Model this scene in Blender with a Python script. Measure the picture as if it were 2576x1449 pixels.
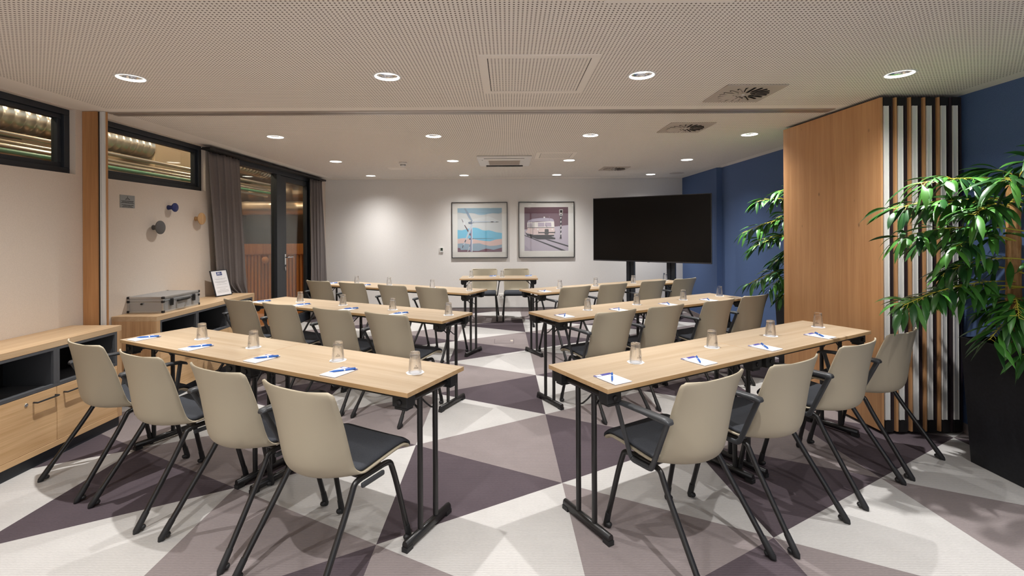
import bpy, bmesh, math, random
from mathutils import Vector, Matrix
R = math.radians
PI = math.pi
for o in list(bpy.data.objects): bpy.data.objects.remove(o)
SC = bpy.context.scene
COL = SC.collection

# ------------------------------------------------------------------ camera, world, exposure
EYE = 1.47
FOC = 1192.57
cam_d = bpy.data.cameras.new('camera')
cam = bpy.data.objects.new('camera', cam_d)
COL.objects.link(cam)
cam.location = (0, 0, EYE)
cam.rotation_euler = (R(90), 0.0052, 0)
cam_d.sensor_fit = 'HORIZONTAL'
cam_d.sensor_width = 36.0
cam_d.lens = FOC / 2576 * 36.0
cam_d.shift_x = (1288 - 1278.06) / 2576
cam_d.shift_y = (582.96 - 724.5) / 2576
cam_d.clip_start = 0.05
cam_d.clip_end = 100
SC.camera = cam
w = bpy.data.worlds.new('world')
SC.world = w
w.use_nodes = True
w.node_tree.nodes['Background'].inputs[0].default_value = (0.93, 0.96, 1.0, 1)
w.node_tree.nodes['Background'].inputs[1].default_value = 1.5
SC.view_settings.view_transform = 'Standard'
SC.view_settings.look = 'None'
SC.view_settings.gamma = 1
SC.view_settings.use_curve_mapping = False
SC.view_settings.exposure = 0.0
SPOT_W = 212.0
SPOT_COL = (1.0, 0.988, 0.972)

CEIL = 2.443
WL, WR, YB, YF = -3.367, 3.301, 8.745, -2.6
rnd = random.Random(5)

# ------------------------------------------------------------------ materials
def lin(c):
    return tuple(((v / 255) / 12.92 if v / 255 <= 0.04045 else ((v / 255 + 0.055) / 1.055) ** 2.4) for v in c) + (1,)

def mat(name, col, rough=0.5, metal=0.0, spec=0.5, emit=0.0, ecol=None, coat=0.0):
    m = bpy.data.materials.new(name)
    m.use_nodes = True
    b = m.node_tree.nodes['Principled BSDF']
    b.inputs['Base Color'].default_value = lin(col)
    b.inputs['Roughness'].default_value = rough
    b.inputs['Metallic'].default_value = metal
    b.inputs['Specular IOR Level'].default_value = spec
    if coat: b.inputs['Coat Weight'].default_value = coat
    if emit:
        b.inputs['Emission Color'].default_value = lin(ecol or col)
        b.inputs['Emission Strength'].default_value = emit
    return m

def nd(m, t, **k):
    n = m.node_tree.nodes.new(t)
    for a, v in k.items(): setattr(n, a, v)
    return n

def lk(m, a, b): m.node_tree.links.new(a, b)

def speckle(name, c1, c2, scale, rough=0.8, bump=0.0, stretch=(1, 1, 1), detail=2, spec=0.3, bscale=None):
    m = mat(name, c1, rough, spec=spec)
    b = m.node_tree.nodes['Principled BSDF']
    tc = nd(m, 'ShaderNodeTexCoord')
    mp = nd(m, 'ShaderNodeMapping'); mp.inputs['Scale'].default_value = stretch
    lk(m, tc.outputs['Object'], mp.inputs[0])
    nz = nd(m, 'ShaderNodeTexNoise'); nz.inputs['Scale'].default_value = scale; nz.inputs['Detail'].default_value = detail
    lk(m, mp.outputs[0], nz.inputs[0])
    mx = nd(m, 'ShaderNodeMix', data_type='RGBA')
    mx.inputs[6].default_value = lin(c1); mx.inputs[7].default_value = lin(c2)
    rp = nd(m, 'ShaderNodeValToRGB'); rp.color_ramp.elements[0].position = 0.35; rp.color_ramp.elements[1].position = 0.65
    lk(m, nz.outputs[0], rp.inputs[0]); lk(m, rp.outputs[0], mx.inputs[0]); lk(m, mx.outputs[2], b.inputs['Base Color'])
    if bump:
        bp = nd(m, 'ShaderNodeBump'); bp.inputs['Strength'].default_value = bump; bp.inputs['Distance'].default_value = 0.002
        lk(m, nz.outputs[0], bp.inputs['Height']); lk(m, bp.outputs[0], b.inputs['Normal'])
    return m

def wood(name, light, dark, axis='x', rough=0.45, knots=False, contrast=0.6):
    """straight grained timber; axis = direction the grain runs"""
    m = mat(name, light, rough, spec=0.35)
    b = m.node_tree.nodes['Principled BSDF']
    tc = nd(m, 'ShaderNodeTexCoord')
    s = {'x': (0.7, 22, 22), 'y': (22, 0.7, 22), 'z': (22, 22, 0.7)}[axis]
    mp = nd(m, 'ShaderNodeMapping'); mp.inputs['Scale'].default_value = s
    lk(m, tc.outputs['Object'], mp.inputs[0])
    n1 = nd(m, 'ShaderNodeTexNoise'); n1.inputs['Scale'].default_value = 1.0; n1.inputs['Detail'].default_value = 3; n1.inputs['Distortion'].default_value = 0.6
    lk(m, mp.outputs[0], n1.inputs[0])
    s2 = {'x': (4, 240, 240), 'y': (240, 4, 240), 'z': (240, 240, 4)}[axis]
    mp2 = nd(m, 'ShaderNodeMapping'); mp2.inputs['Scale'].default_value = s2
    lk(m, tc.outputs['Object'], mp2.inputs[0])
    n2 = nd(m, 'ShaderNodeTexNoise'); n2.inputs['Scale'].default_value = 1.0; n2.inputs['Detail'].default_value = 2
    lk(m, mp2.outputs[0], n2.inputs[0])
    ad = nd(m, 'ShaderNodeMath', operation='MULTIPLY_ADD'); ad.inputs[1].default_value = 0.45
    lk(m, n2.outputs[0], ad.inputs[0])
    ml = nd(m, 'ShaderNodeMath', operation='MULTIPLY'); ml.inputs[1].default_value = 0.6
    lk(m, n1.outputs[0], ml.inputs[0]); lk(m, ml.outputs[0], ad.inputs[2])
    rp = nd(m, 'ShaderNodeValToRGB')
    rp.color_ramp.elements[0].position = 0.36; rp.color_ramp.elements[1].position = 0.36 + 0.3 / max(contrast, .1) * .6
    rp.color_ramp.elements[0].color = lin(dark); rp.color_ramp.elements[1].color = lin(light)
    lk(m, ad.outputs[0], rp.inputs[0])
    out = rp.outputs[0]
    if knots:
        vo = nd(m, 'ShaderNodeTexVoronoi'); vo.inputs['Scale'].default_value = 1.0
        mp3 = nd(m, 'ShaderNodeMapping'); mp3.inputs['Scale'].default_value = {'z': (7, 7, 4.2), 'y': (7, 4.2, 7), 'x': (4.2, 7, 7)}[axis]
        lk(m, tc.outputs['Object'], mp3.inputs[0]); lk(m, mp3.outputs[0], vo.inputs[0])
        kr = nd(m, 'ShaderNodeValToRGB'); kr.color_ramp.elements[0].position = 0.03; kr.color_ramp.elements[1].position = 0.085
        kr.color_ramp.elements[0].color = (0.5, 0.5, 0.5, 1); kr.color_ramp.elements[1].color = (1, 1, 1, 1)
        lk(m, vo.outputs['Distance'], kr.inputs[0])
        mm = nd(m, 'ShaderNodeMix', data_type='RGBA', blend_type='MULTIPLY'); mm.inputs[0].default_value = 1
        lk(m, out, mm.inputs[6]); lk(m, kr.outputs[0], mm.inputs[7]); out = mm.outputs[2]
    lk(m, out, b.inputs['Base Color'])
    bp = nd(m, 'ShaderNodeBump'); bp.inputs['Strength'].default_value = 0.08; bp.inputs['Distance'].default_value = 0.001
    lk(m, n2.outputs[0], bp.inputs['Height']); lk(m, bp.outputs[0], b.inputs['Normal'])
    return m

def glass_pane(name, tint=(0.9, 0.95, 0.92), refl=1.0):
    m = bpy.data.materials.new(name); m.use_nodes = True
    nt = m.node_tree; nt.nodes.clear()
    o = nd(m, 'ShaderNodeOutputMaterial'); t = nd(m, 'ShaderNodeBsdfTransparent'); t.inputs[0].default_value = (*tint, 1)
    g = nd(m, 'ShaderNodeBsdfGlossy'); g.inputs['Roughness'].default_value = 0.02
    fr = nd(m, 'ShaderNodeLayerWeight')
    pw = nd(m, 'ShaderNodeMath', operation='POWER'); pw.inputs[1].default_value = 5.0
    lk(m, fr.outputs['Facing'], pw.inputs[0])
    ml = nd(m, 'ShaderNodeMath', operation='MULTIPLY_ADD'); ml.inputs[1].default_value = .9 * refl; ml.inputs[2].default_value = .035 * refl
    lk(m, pw.outputs[0], ml.inputs[0])
    mx = nd(m, 'ShaderNodeMixShader'); lk(m, ml.outputs[0], mx.inputs[0]); lk(m, t.outputs[0], mx.inputs[1]); lk(m, g.outputs[0], mx.inputs[2])
    lk(m, mx.outputs[0], o.inputs[0])
    return m

def perforated(name, col, hole, pitch=0.02, rad=0.0046):
    m = mat(name, col, 0.85, spec=0.2)
    b = m.node_tree.nodes['Principled BSDF']
    tc = nd(m, 'ShaderNodeTexCoord'); sp = nd(m, 'ShaderNodeSeparateXYZ'); lk(m, tc.outputs['Object'], sp.inputs[0])
    def cell(s):
        a = nd(m, 'ShaderNodeMath', operation='DIVIDE'); a.inputs[1].default_value = pitch; lk(m, s, a.inputs[0])
        f = nd(m, 'ShaderNodeMath', operation='FRACT'); lk(m, a.outputs[0], f.inputs[0])
        c = nd(m, 'ShaderNodeMath', operation='SUBTRACT'); c.inputs[1].default_value = 0.5; lk(m, f.outputs[0], c.inputs[0])
        q = nd(m, 'ShaderNodeMath', operation='MULTIPLY'); lk(m, c.outputs[0], q.inputs[0]); lk(m, c.outputs[0], q.inputs[1])
        return q.outputs[0]
    s = nd(m, 'ShaderNodeMath', operation='ADD'); lk(m, cell(sp.outputs[0]), s.inputs[0]); lk(m, cell(sp.outputs[1]), s.inputs[1])
    q = nd(m, 'ShaderNodeMath', operation='LESS_THAN'); q.inputs[1].default_value = (rad / pitch) ** 2; lk(m, s.outputs[0], q.inputs[0])
    mx = nd(m, 'ShaderNodeMix', data_type='RGBA'); mx.inputs[6].default_value = lin(col); mx.inputs[7].default_value = lin(hole)
    lk(m, q.outputs[0], mx.inputs[0]); lk(m, mx.outputs[2], b.inputs['Base Color'])
    return m

def carpet(name, c1, c2):
    m = mat(name, c1, 0.95, spec=0.1)
    b = m.node_tree.nodes['Principled BSDF']
    tc = nd(m, 'ShaderNodeTexCoord')
    wv = nd(m, 'ShaderNodeTexWave', wave_type='BANDS', bands_direction='Y'); wv.inputs['Scale'].default_value = 29; wv.inputs['Distortion'].default_value = 1.3
    wv.inputs['Detail Scale'].default_value = 2.0; wv.inputs['Detail'].default_value = 1
    lk(m, tc.outputs['Object'], wv.inputs[0])
    mp = nd(m, 'ShaderNodeMapping'); mp.inputs['Scale'].default_value = (60, 160, 60); lk(m, tc.outputs['Object'], mp.inputs[0])
    nz = nd(m, 'ShaderNodeTexNoise'); nz.inputs['Scale'].default_value = 1; nz.inputs['Detail'].default_value = 3; lk(m, mp.outputs[0], nz.inputs[0])
    n3 = nd(m, 'ShaderNodeTexNoise'); n3.inputs['Scale'].default_value = 5; n3.inputs['Detail'].default_value = 3; lk(m, tc.outputs['Object'], n3.inputs[0])
    a1 = nd(m, 'ShaderNodeMath', operation='MULTIPLY'); a1.inputs[1].default_value = 0.40; lk(m, wv.outputs['Fac'], a1.inputs[0])
    a2 = nd(m, 'ShaderNodeMath', operation='MULTIPLY_ADD'); a2.inputs[1].default_value = 0.45; lk(m, nz.outputs[0], a2.inputs[0]); lk(m, a1.outputs[0], a2.inputs[2])
    a3 = nd(m, 'ShaderNodeMath', operation='MULTIPLY_ADD'); a3.inputs[1].default_value = 0.35; lk(m, n3.outputs[0], a3.inputs[0]); lk(m, a2.outputs[0], a3.inputs[2])
    mx = nd(m, 'ShaderNodeMix', data_type='RGBA'); mx.inputs[6].default_value = lin(c2); mx.inputs[7].default_value = lin(c1)
    lk(m, a3.outputs[0], mx.inputs[0]); lk(m, mx.outputs[2], b.inputs['Base Color'])
    bp = nd(m, 'ShaderNodeBump'); bp.inputs['Strength'].default_value = 0.35; bp.inputs['Distance'].default_value = 0.002
    lk(m, a2.outputs[0], bp.inputs['Height']); lk(m, bp.outputs[0], b.inputs['Normal'])
    return m

M = {}
M['wall'] = speckle('wall_paper_white', (240, 237, 233), (234, 230, 226), 160, 0.85, 0.15)
M['wallw'] = speckle('wall_paint_warm', (224, 211, 197), (218, 205, 191), 160, 0.85, 0.12)
M['blue'] = speckle('wall_paint_blue', (86, 108, 150), (80, 102, 143), 160, 0.8, 0.12)
M['ceil'] = perforated('ceiling_perforated', (243, 236, 226), (112, 101, 90))
M['ceilp'] = mat('ceiling_plain', (243, 236, 226), 0.85, spec=0.2)
M['c_light'] = carpet('carpet_light', (197, 194, 191), (154, 151, 148))
M['c_mauve'] = carpet('carpet_mauve', (144, 134, 133), (106, 98, 97))
M['c_dark'] = carpet('carpet_dark', (91, 81, 86), (60, 53, 57))
M['top'] = wood('tabletop_oak', (181, 162, 138), (165, 143, 116), 'x', 0.42)
M['edge'] = wood('tabletop_edge_oak', (206, 172, 130), (188, 152, 108), 'x', 0.5)
M['cabh'] = wood('cabinet_oak_horizontal', (232, 194, 148), (208, 166, 118), 'y', 0.45)
M['cabv'] = wood('cabinet_oak_vertical', (208, 170, 128), (176, 136, 96), 'z', 0.45)
M['cabx'] = wood('cabinet_oak_top', (212, 184, 148), (192, 158, 120), 'y', 0.45)
M['panel'] = wood('partition_oak', (204, 156, 110), (182, 132, 88), 'z', 0.42, knots=True)
M['jamb'] = wood('jamb_oak', (190, 142, 96), (164, 116, 74), 'z', 0.45, knots=True)
M['black'] = mat('black_powder_coat', (30, 29, 29), 0.42, spec=0.5)
M['blackp'] = mat('black_plastic', (38, 38, 39), 0.5, spec=0.4)
M['arm'] = mat('armrest_plastic', (58, 60, 63), 0.42, spec=0.5)
M['leg'] = mat('leg_steel_black', (27, 26, 26), 0.33, spec=0.6)
M['shell'] = mat('chair_shell_cream', (180, 169, 147), 0.55, spec=0.35)
M['fabric'] = speckle('seat_fabric_charcoal', (76, 78, 83), (54, 56, 61), 900, 0.95, 0.3, spec=0.1)
M['frame_a'] = mat('anthracite_metal', (44, 48, 54), 0.45, spec=0.4)
M['niche'] = mat('niche_metal_grey', (84, 85, 88), 0.5, spec=0.4)
M['niche_in'] = mat('niche_inside_dark', (40, 38, 38), 0.6)
M['alu'] = mat('aluminium', (205, 207, 208), 0.35, metal=0.85)
M['alus'] = mat('aluminium_profile', (222, 220, 216), 0.5, metal=0.0)
M['seal'] = mat('rubber_seal_black', (24, 22, 23), 0.6)
M['maroon'] = mat('seal_maroon_black', (46, 34, 38), 0.55)
M['chrome'] = mat('satin_steel', (200, 200, 200), 0.25, metal=1.0)
M['white'] = mat('white_plastic', (232, 230, 226), 0.45)
M['whitem'] = mat('white_metal', (214, 206, 198), 0.5)
M['vent'] = mat('vent_metal', (190, 178, 166), 0.5)
M['paper'] = mat('paper_white', (240, 240, 243), 0.7)
M['padblue'] = mat('pad_header_blue', (62, 62, 140), 0.5)
M['padside'] = mat('pad_back_blue', (70, 80, 120), 0.6)
M['pen'] = mat('pen_blue', (24, 92, 178), 0.3)
M['penb'] = mat('pen_clip_white', (225, 228, 232), 0.35)
M['curtain'] = speckle('curtain_grey', (130, 122, 119), (112, 105, 102), 400, 0.9, 0.2, spec=0.15)
M['screen'] = mat('screen_black', (6, 6, 7), 0.22, spec=0.3)
M['bezel'] = mat('bezel_black', (22, 22, 24), 0.35)
M['dark'] = mat('dark_void', (20, 18, 17), 0.9)
M['pot'] = speckle('planter_black', (34, 35, 40), (28, 29, 33), 60, 0.45, 0.03)
M['soil'] = speckle('planter_soil', (48, 38, 30), (28, 22, 18), 60, 0.95, 0.4)
M['bamboo'] = speckle('bamboo_trunk', (196, 152, 98), (160, 116, 70), 12, 0.55, 0.05, stretch=(6, 6, 1))
M['twig'] = mat('twig_yellow_green', (196, 190, 70), 0.5)
M['glow'] = mat('downlight_rim_glow', (255, 250, 240), 0.4, emit=7.0)
M['diff'] = mat('downlight_diffuser', (255, 244, 225), 0.4, emit=12.0)
M['refl'] = mat('downlight_reflector', (215, 218, 220), 0.18, metal=1.0)
M['floorwood'] = wood('corridor_wood', (206, 142, 80), (166, 104, 52), 'z', 0.5)
M['duct'] = mat('spiral_duct_metal', (186, 176, 164), 0.3, metal=0.9)
M['corr'] = mat('corridor_paint', (176, 150, 120), 0.8)
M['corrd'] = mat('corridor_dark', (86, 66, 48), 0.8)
M['green'] = mat('exit_sign_green', (60, 190, 120), 0.5, emit=1.2)
M['pane'] = glass_pane('window_glass', (0.86, 0.89, 0.85), 1.1)
M['pglass'] = glass_pane('picture_glass', (0.97, 0.97, 0.97), 0.8)
def leafmat():
    m = mat('leaf_green', (58, 120, 46), 0.36, spec=0.5)
    b = m.node_tree.nodes['Principled BSDF']
    oi = nd(m, 'ShaderNodeNewGeometry'); rp = nd(m, 'ShaderNodeValToRGB')
    rp.color_ramp.elements[0].color = lin((26, 66, 34)); rp.color_ramp.elements[1].color = lin((74, 134, 48))
    lk(m, oi.outputs['Random Per Island'], rp.inputs[0]); lk(m, rp.outputs[0], b.inputs['Base Color'])
    return m
M['leaf'] = leafmat()
def tumblerglass():
    m = bpy.data.materials.new('tumbler_glass'); m.use_nodes = True
    b = m.node_tree.nodes['Principled BSDF']
    b.inputs['Base Color'].default_value = (1, 1, 1, 1); b.inputs['Transmission Weight'].default_value = 1; b.inputs['Roughness'].default_value = 0.0; b.inputs['IOR'].default_value = 1.42
    t = nd(m, 'ShaderNodeBsdfTransparent'); mx = nd(m, 'ShaderNodeMixShader'); mx.inputs[0].default_value = .4
    lk(m, b.outputs[0], mx.inputs[1]); lk(m, t.outputs[0], mx.inputs[2]); lk(m, mx.outputs[0], m.node_tree.nodes['Material Output'].inputs[0])
    return m
M['glass'] = tumblerglass()

# ------------------------------------------------------------------ mesh helpers
class MB:
    def __init__(s): s.v = []; s.f = []; s.mi = []; s.sm = []
    def add(s, vs, fs, mi=0, smooth=False):
        b = len(s.v); s.v += [tuple(v) for v in vs]
        for f in fs: s.f.append([b + i for i in f]); s.mi.append(mi); s.sm.append(smooth)
        return s
    def box(s, x0, x1, y0, y1, z0, z1, mi=0, mtx=None):
        vs = [Vector((x, y, z)) for z in (z0, z1) for y in (y0, y1) for x in (x0, x1)]
        if mtx is not None: vs = [mtx @ v for v in vs]
        return s.add(vs, [(0, 2, 3, 1), (4, 5, 7, 6), (0, 1, 5, 4), (2, 6, 7, 3), (0, 4, 6, 2), (1, 3, 7, 5)], mi)
    def prism(s, poly, z0, z1, mi=0, mtx=None, smooth=False):
        n = len(poly)
        vs = [Vector((p[0], p[1], z0)) for p in poly] + [Vector((p[0], p[1], z1)) for p in poly]
        if mtx is not None: vs = [mtx @ v for v in vs]
        s.add(vs, [tuple(range(n))[::-1], tuple(range(n, 2 * n))], mi)
        b = len(s.v) - 2 * n
        for i in range(n):
            j = (i + 1) % n
            s.f.append([b + i, b + j, b + n + j, b + n + i]); s.mi.append(mi); s.sm.append(smooth)
        return s
    def lathe(s, prof, seg=24, mi=0, org=(0, 0, 0), mtx=None, smooth=True, close=False):
        vs = []; o = Vector(org)
        for r, z in prof:
            for k in range(seg):
                a = 2 * PI * k / seg; v = Vector((r * math.cos(a), r * math.sin(a), z))
                if mtx is not None: v = mtx @ v
                vs.append(v + o)
        fs = []
        n = len(prof)
        for i in range(n if close else n - 1):
            i2 = (i + 1) % n
            for k in range(seg):
                k2 = (k + 1) % seg
                fs.append((i * seg + k, i * seg + k2, i2 * seg + k2, i2 * seg + k))
        s.add(vs, fs, mi, smooth)
        if not close:
            if prof[0][0] > 1e-5: s.add(vs[:seg], [tuple(range(seg))[::-1]], mi)
            if prof[-1][0] > 1e-5: s.add(vs[-seg:], [tuple(range(seg))], mi)
        return s
    def tube(s, pts, r, seg=10, mi=0, flat=1.0, up=None, caps=True):
        pts = [Vector(p) for p in pts]
        n = len(pts); rs = r if isinstance(r, (list, tuple)) else [r] * n
        vs = []; prev = None
        for i, p in enumerate(pts):
            t = (pts[min(i + 1, n - 1)] - pts[max(i - 1, 0)]).normalized()
            if prev is None:
                a = Vector(up) if up else (Vector((0, 0, 1)) if abs(t.z) < 0.9 else Vector((1, 0, 0)))
            else: a = prev
            a = (a - t * a.dot(t))
            a = a.normalized() if a.length > 1e-6 else Vector((1, 0, 0))
            prev = a; c = t.cross(a)
            for k in range(seg):
                q = 2 * PI * k / seg
                vs.append(p + a * math.cos(q) * rs[i] * flat + c * math.sin(q) * rs[i])
        fs = [(i * seg + k, i * seg + (k + 1) % seg, (i + 1) * seg + (k + 1) % seg, (i + 1) * seg + k) for i in range(n - 1) for k in range(seg)]
        s.add(vs, fs, mi, True)
        if caps: s.add(vs[:seg], [tuple(range(seg))[::-1]], mi); s.add(vs[-seg:], [tuple(range(seg))], mi)
        return s
    def grid(s, rows, mi=0, smooth=True):
        b = len(s.v); nr = len(rows); nc = len(rows[0])
        for r_ in rows: s.v += [tuple(v) for v in r_]
        for i in range(nr - 1):
            for j in range(nc - 1):
                s.f.append([b + i * nc + j, b + i * nc + j + 1, b + (i + 1) * nc + j + 1, b + (i + 1) * nc + j]); s.mi.append(mi); s.sm.append(smooth)
        return s
    def build(s, name, m, parent=None, bevel=0, seg=2, solid=0, offset=-1, normals=True):
        me = bpy.data.meshes.new(name)
        me.from_pydata(s.v, [], s.f)
        ms = m if isinstance(m, (list, tuple)) else [m]
        for q in ms: me.materials.append(q)
        for p, i, q in zip(me.polygons, s.mi, s.sm): p.material_index = i; p.use_smooth = q
        if normals:
            bm = bmesh.new(); bm.from_mesh(me); bmesh.ops.recalc_face_normals(bm, faces=bm.faces); bm.to_mesh(me); bm.free()
        me.update()
        o = bpy.data.objects.new(name, me); COL.objects.link(o)
        if parent: o.parent = parent
        if solid:
            q = o.modifiers.new('solidify', 'SOLIDIFY'); q.thickness = solid; q.offset = offset
        if bevel:
            q = o.modifiers.new('bevel', 'BEVEL'); q.width = bevel; q.segments = seg; q.limit_method = 'ANGLE'; q.angle_limit = R(40)
        return o

def fil(pts, r, n=6):
    """round the corners of a polyline"""
    pts = [Vector(p) for p in pts]; rr = r if isinstance(r, (list, tuple)) else [r] * len(pts)
    out = [pts[0]]
    for i in range(1, len(pts) - 1):
        a, b, c = pts[i - 1], pts[i], pts[i + 1]
        d1 = (a - b); d2 = (c - b); q = min(rr[i], d1.length * .49, d2.length * .49)
        p0 = b + d1.normalized() * q; p2 = b + d2.normalized() * q
        for k in range(n + 1):
            t = k / n; out.append(p0 * (1 - t) ** 2 + b * 2 * t * (1 - t) + p2 * t * t)
    out.append(pts[-1]); return out

def tag(o, label, cat, group=None, kind=None):
    o['label'] = label; o['category'] = cat
    if group: o['group'] = group
    if kind: o['kind'] = kind
    return o
def struct(o): o['kind'] = 'structure'; return o
def thing(name, label, cat, loc=(0, 0, 0), rz=0, group=None):
    o = bpy.data.objects.new(name, None); COL.objects.link(o); o.empty_display_size = 0.1
    o.location = loc; o.rotation_euler = (0, 0, rz)
    return tag(o, label, cat, group)
def copy_tree(o, parent=None):
    c = o.copy(); COL.objects.link(c)
    if parent: c.parent = parent
    for ch in list(o.children): copy_tree(ch, c)
    return c
def relabel(o, label, group=None):
    o['label'] = label
    if group: o['group'] = group
def text(body, size, mtx, m, parent, name='lettering', align='CENTER', shear=0, bold=0):
    cu = bpy.data.curves.new(name, 'FONT'); cu.body = body; cu.size = size; cu.align_x = align; cu.extrude = 0.0003; cu.shear = shear; cu.offset = bold
    t = bpy.data.objects.new('tmp', cu); COL.objects.link(t)
    bpy.context.view_layer.update()
    me = bpy.data.meshes.new_from_object(t.evaluated_get(bpy.context.evaluated_depsgraph_get()))
    bpy.data.objects.remove(t)
    me.transform(mtx); me.materials.clear(); me.materials.append(m)
    o = bpy.data.objects.new(name, me); COL.objects.link(o); o.parent = parent
    return o
def basis(o, x, y):
    """matrix whose local x,y axes lie along the given world directions"""
    x = Vector(x).normalized(); y = Vector(y).normalized(); z = x.cross(y)
    return Matrix(((x.x, y.x, z.x, o[0]), (x.y, y.y, z.y, o[1]), (x.z, y.z, z.z, o[2]), (0, 0, 0, 1)))

# ------------------------------------------------------------------ floor: triangle carpet
def clip(poly, a, b, c):
    out = []
    for i, p in enumerate(poly):
        q = poly[(i + 1) % len(poly)]
        dp, dq = a * p[0] + b * p[1] - c, a * q[0] + b * q[1] - c
        if dp <= 0: out.append(p)
        if (dp < 0 < dq) or (dq < 0 < dp):
            t = dp / (dp - dq); out.append((p[0] + t * (q[0] - p[0]), p[1] + t * (q[1] - p[1])))
    return out
fm = MB()
def node(i, j): return (0.3088 + i * 0.9533 - j * 0.0157, 2.7712 - i * 0.5038 + j * 1.0429)
for i in range(-5, 5):
    q0 = (i // 2) % 3
    for j in range(-10, 14):
        for k, tri in ((0, [node(i, j), node(i + 1, j), node(i + 1, j + 1)]), (1, [node(i, j), node(i + 1, j + 1), node(i, j + 1)])):
            c = (q0 + 2 * j + k) % 3
            for a, b, cc in ((1, 0, WR), (-1, 0, -WL), (0, 1, YB), (0, -1, -YF)):
                tri = clip(tri, a, b, cc) if tri else tri
            if len(tri) >= 3: fm.add([(p[0], p[1], 0) for p in tri], [tuple(range(len(tri)))], c)
fm.box(WL, WR, YF, YB, -0.1, -0.001, 3)
struct(fm.build('floor', [M['c_light'], M['c_dark'], M['c_mauve'], M['dark']], normals=False))

# ------------------------------------------------------------------ ceiling with round cut-outs
LX = [-2.35, -0.75, 0.84, 2.45]
LY = [-1.9, -0.35, 1.22, 2.96, 4.80, 6.48, 8.13]
HOLE = 0.0755
cm = MB()
def rect(x0, x1, y0, y1):
    """split into plain margins and perforated field"""
    xs = sorted({x0, x1} | {q for q in (-3.12, 3.18) if x0 < q < x1}); ys = sorted({y0, y1} | {q for q in (3.69, 3.93, 8.5) if y0 < q < y1})
    for a, b in zip(xs, xs[1:]):
        for c, d in zip(ys, ys[1:]):
            mx_, my_ = (a + b) / 2, (c + d) / 2
            plain = mx_ < -3.12 or mx_ > 3.18 or my_ > 8.5 or 3.69 < my_ < 3.93
            cm.add([(a, c, CEIL), (b, c, CEIL), (b, d, CEIL), (a, d, CEIL)], [(0, 3, 2, 1)], 1 if plain else 0)
xc = [WL] + [v for x in LX for v in (x - .1, x + .1)] + [WR]
yc = [YF] + [v for y in LY for v in (y - .1, y + .1)] + [YB]
for a in range(len(xc) - 1):
    for b in range(len(yc) - 1):
        if a % 2 and b % 2:
            x, y = LX[a // 2], LY[b // 2]; n = 40; vs = []; 
            for k in range(n):
                t = 2 * PI * k / n + PI / 4; c, s_ = math.cos(t), math.sin(t); q = max(abs(c), abs(s_))
                vs.append((x + HOLE * c, y + HOLE * s_, CEIL))
            for k in range(n):
                t = 2 * PI * k / n + PI / 4; c, s_ = math.cos(t), math.sin(t); q = max(abs(c), abs(s_))
                vs.append((x + .1 * c / q, y + .1 * s_ / q, CEIL))
            cm.add(vs, [(k, (k + 1) % n, n + (k + 1) % n, n + k) for k in range(n)], 0)
        else: rect(xc[a], xc[a + 1], yc[b], yc[b + 1])
cm.box(WL - .1, WR + .1, YF - .1, YB + .1, CEIL + .2, CEIL + .3, 1)
struct(cm.build('ceiling', [M['ceil'], M['ceilp']], normals=False))

# ------------------------------------------------------------------ walls
TH = 0.12
b = MB(); b.box(WL - TH, WR + TH, YB, YB + TH, 0, CEIL + .2); struct(b.build('wall_back', M['wall']))
b = MB(); b.box(WR, WR + TH, YF, YB, 0, CEIL + .2); struct(b.build('wall_right', M['blue']))
b = MB(); b.box(3.218, WR, 7.31, YB, 0, CEIL); struct(b.build('trim_1', M['blue']))
b = MB()
x0, x1 = WL - TH, WL
b.box(x0, x1, YF, 8.10 - .0, 0, 0.0001)
b.box(x0, x1, YF, 5.50, 0, 1.935)
b.box(x0, x1, YF, 1.6, 1.935, CEIL + .2)
b.box(x0, x1, 3.694, 3.96, 1.935, CEIL + .2)
b.box(x0, x1, 5.28, 5.50, 1.935, CEIL + .2)
b.box(x0, x1, 8.10, YB, 0, CEIL + .2)
b.box(x0, x1, 1.6, 3.694, 2.436, CEIL + .2); b.box(x0, x1, 3.96, 5.28, 2.436, CEIL + .2); b.box(x0, x1, 5.5, 8.10, 2.425, CEIL + .2)
struct(b.build('wall_left', M['wallw']))
# unseen wall behind the camera; its wide window is added to admit fill light
b = MB(); b.box(WL - TH, WR + TH, YF - TH, YF, 0, .55); b.box(WL - TH, WR + TH, YF - TH, YF, 2.3, CEIL + .2)
b.box(WL - TH, -2.9, YF - TH, YF, .55, 2.3); b.box(2.9, WR + TH, YF - TH, YF, .55, 2.3)
struct(b.build('wall_front', M['wall']))
b = MB(); 
for x in (-2.9, -.97, .93, 2.84): b.box(x, x + .06, YF - .09, YF - .02, .55, 2.3)
b.box(-2.9, 2.9, YF - .09, YF - .02, .55, .61); b.box(-2.9, 2.9, YF - .09, YF - .02, 2.24, 2.3)
struct(b.build('window_3', M['frame_a']))
# skirting
b = MB(); b.box(WL, 3.218, YB - .010, YB, 0, .068, 0); b.box(WL, 3.218, YB - .012, YB, .068, .074, 1)
struct(b.build('baseboard_back', [M['c_mauve'], M['frame_a']]))
b = MB(); b.box(WR - .010, WR, YF, 7.31, 0, .068, 0); b.box(3.208, 3.218, 7.31, YB - .01, 0, .068, 0); b.box(3.218, WR - .01, 7.30, 7.31, 0, .068, 0)
struct(b.build('baseboard_right', M['c_mauve']))

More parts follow.
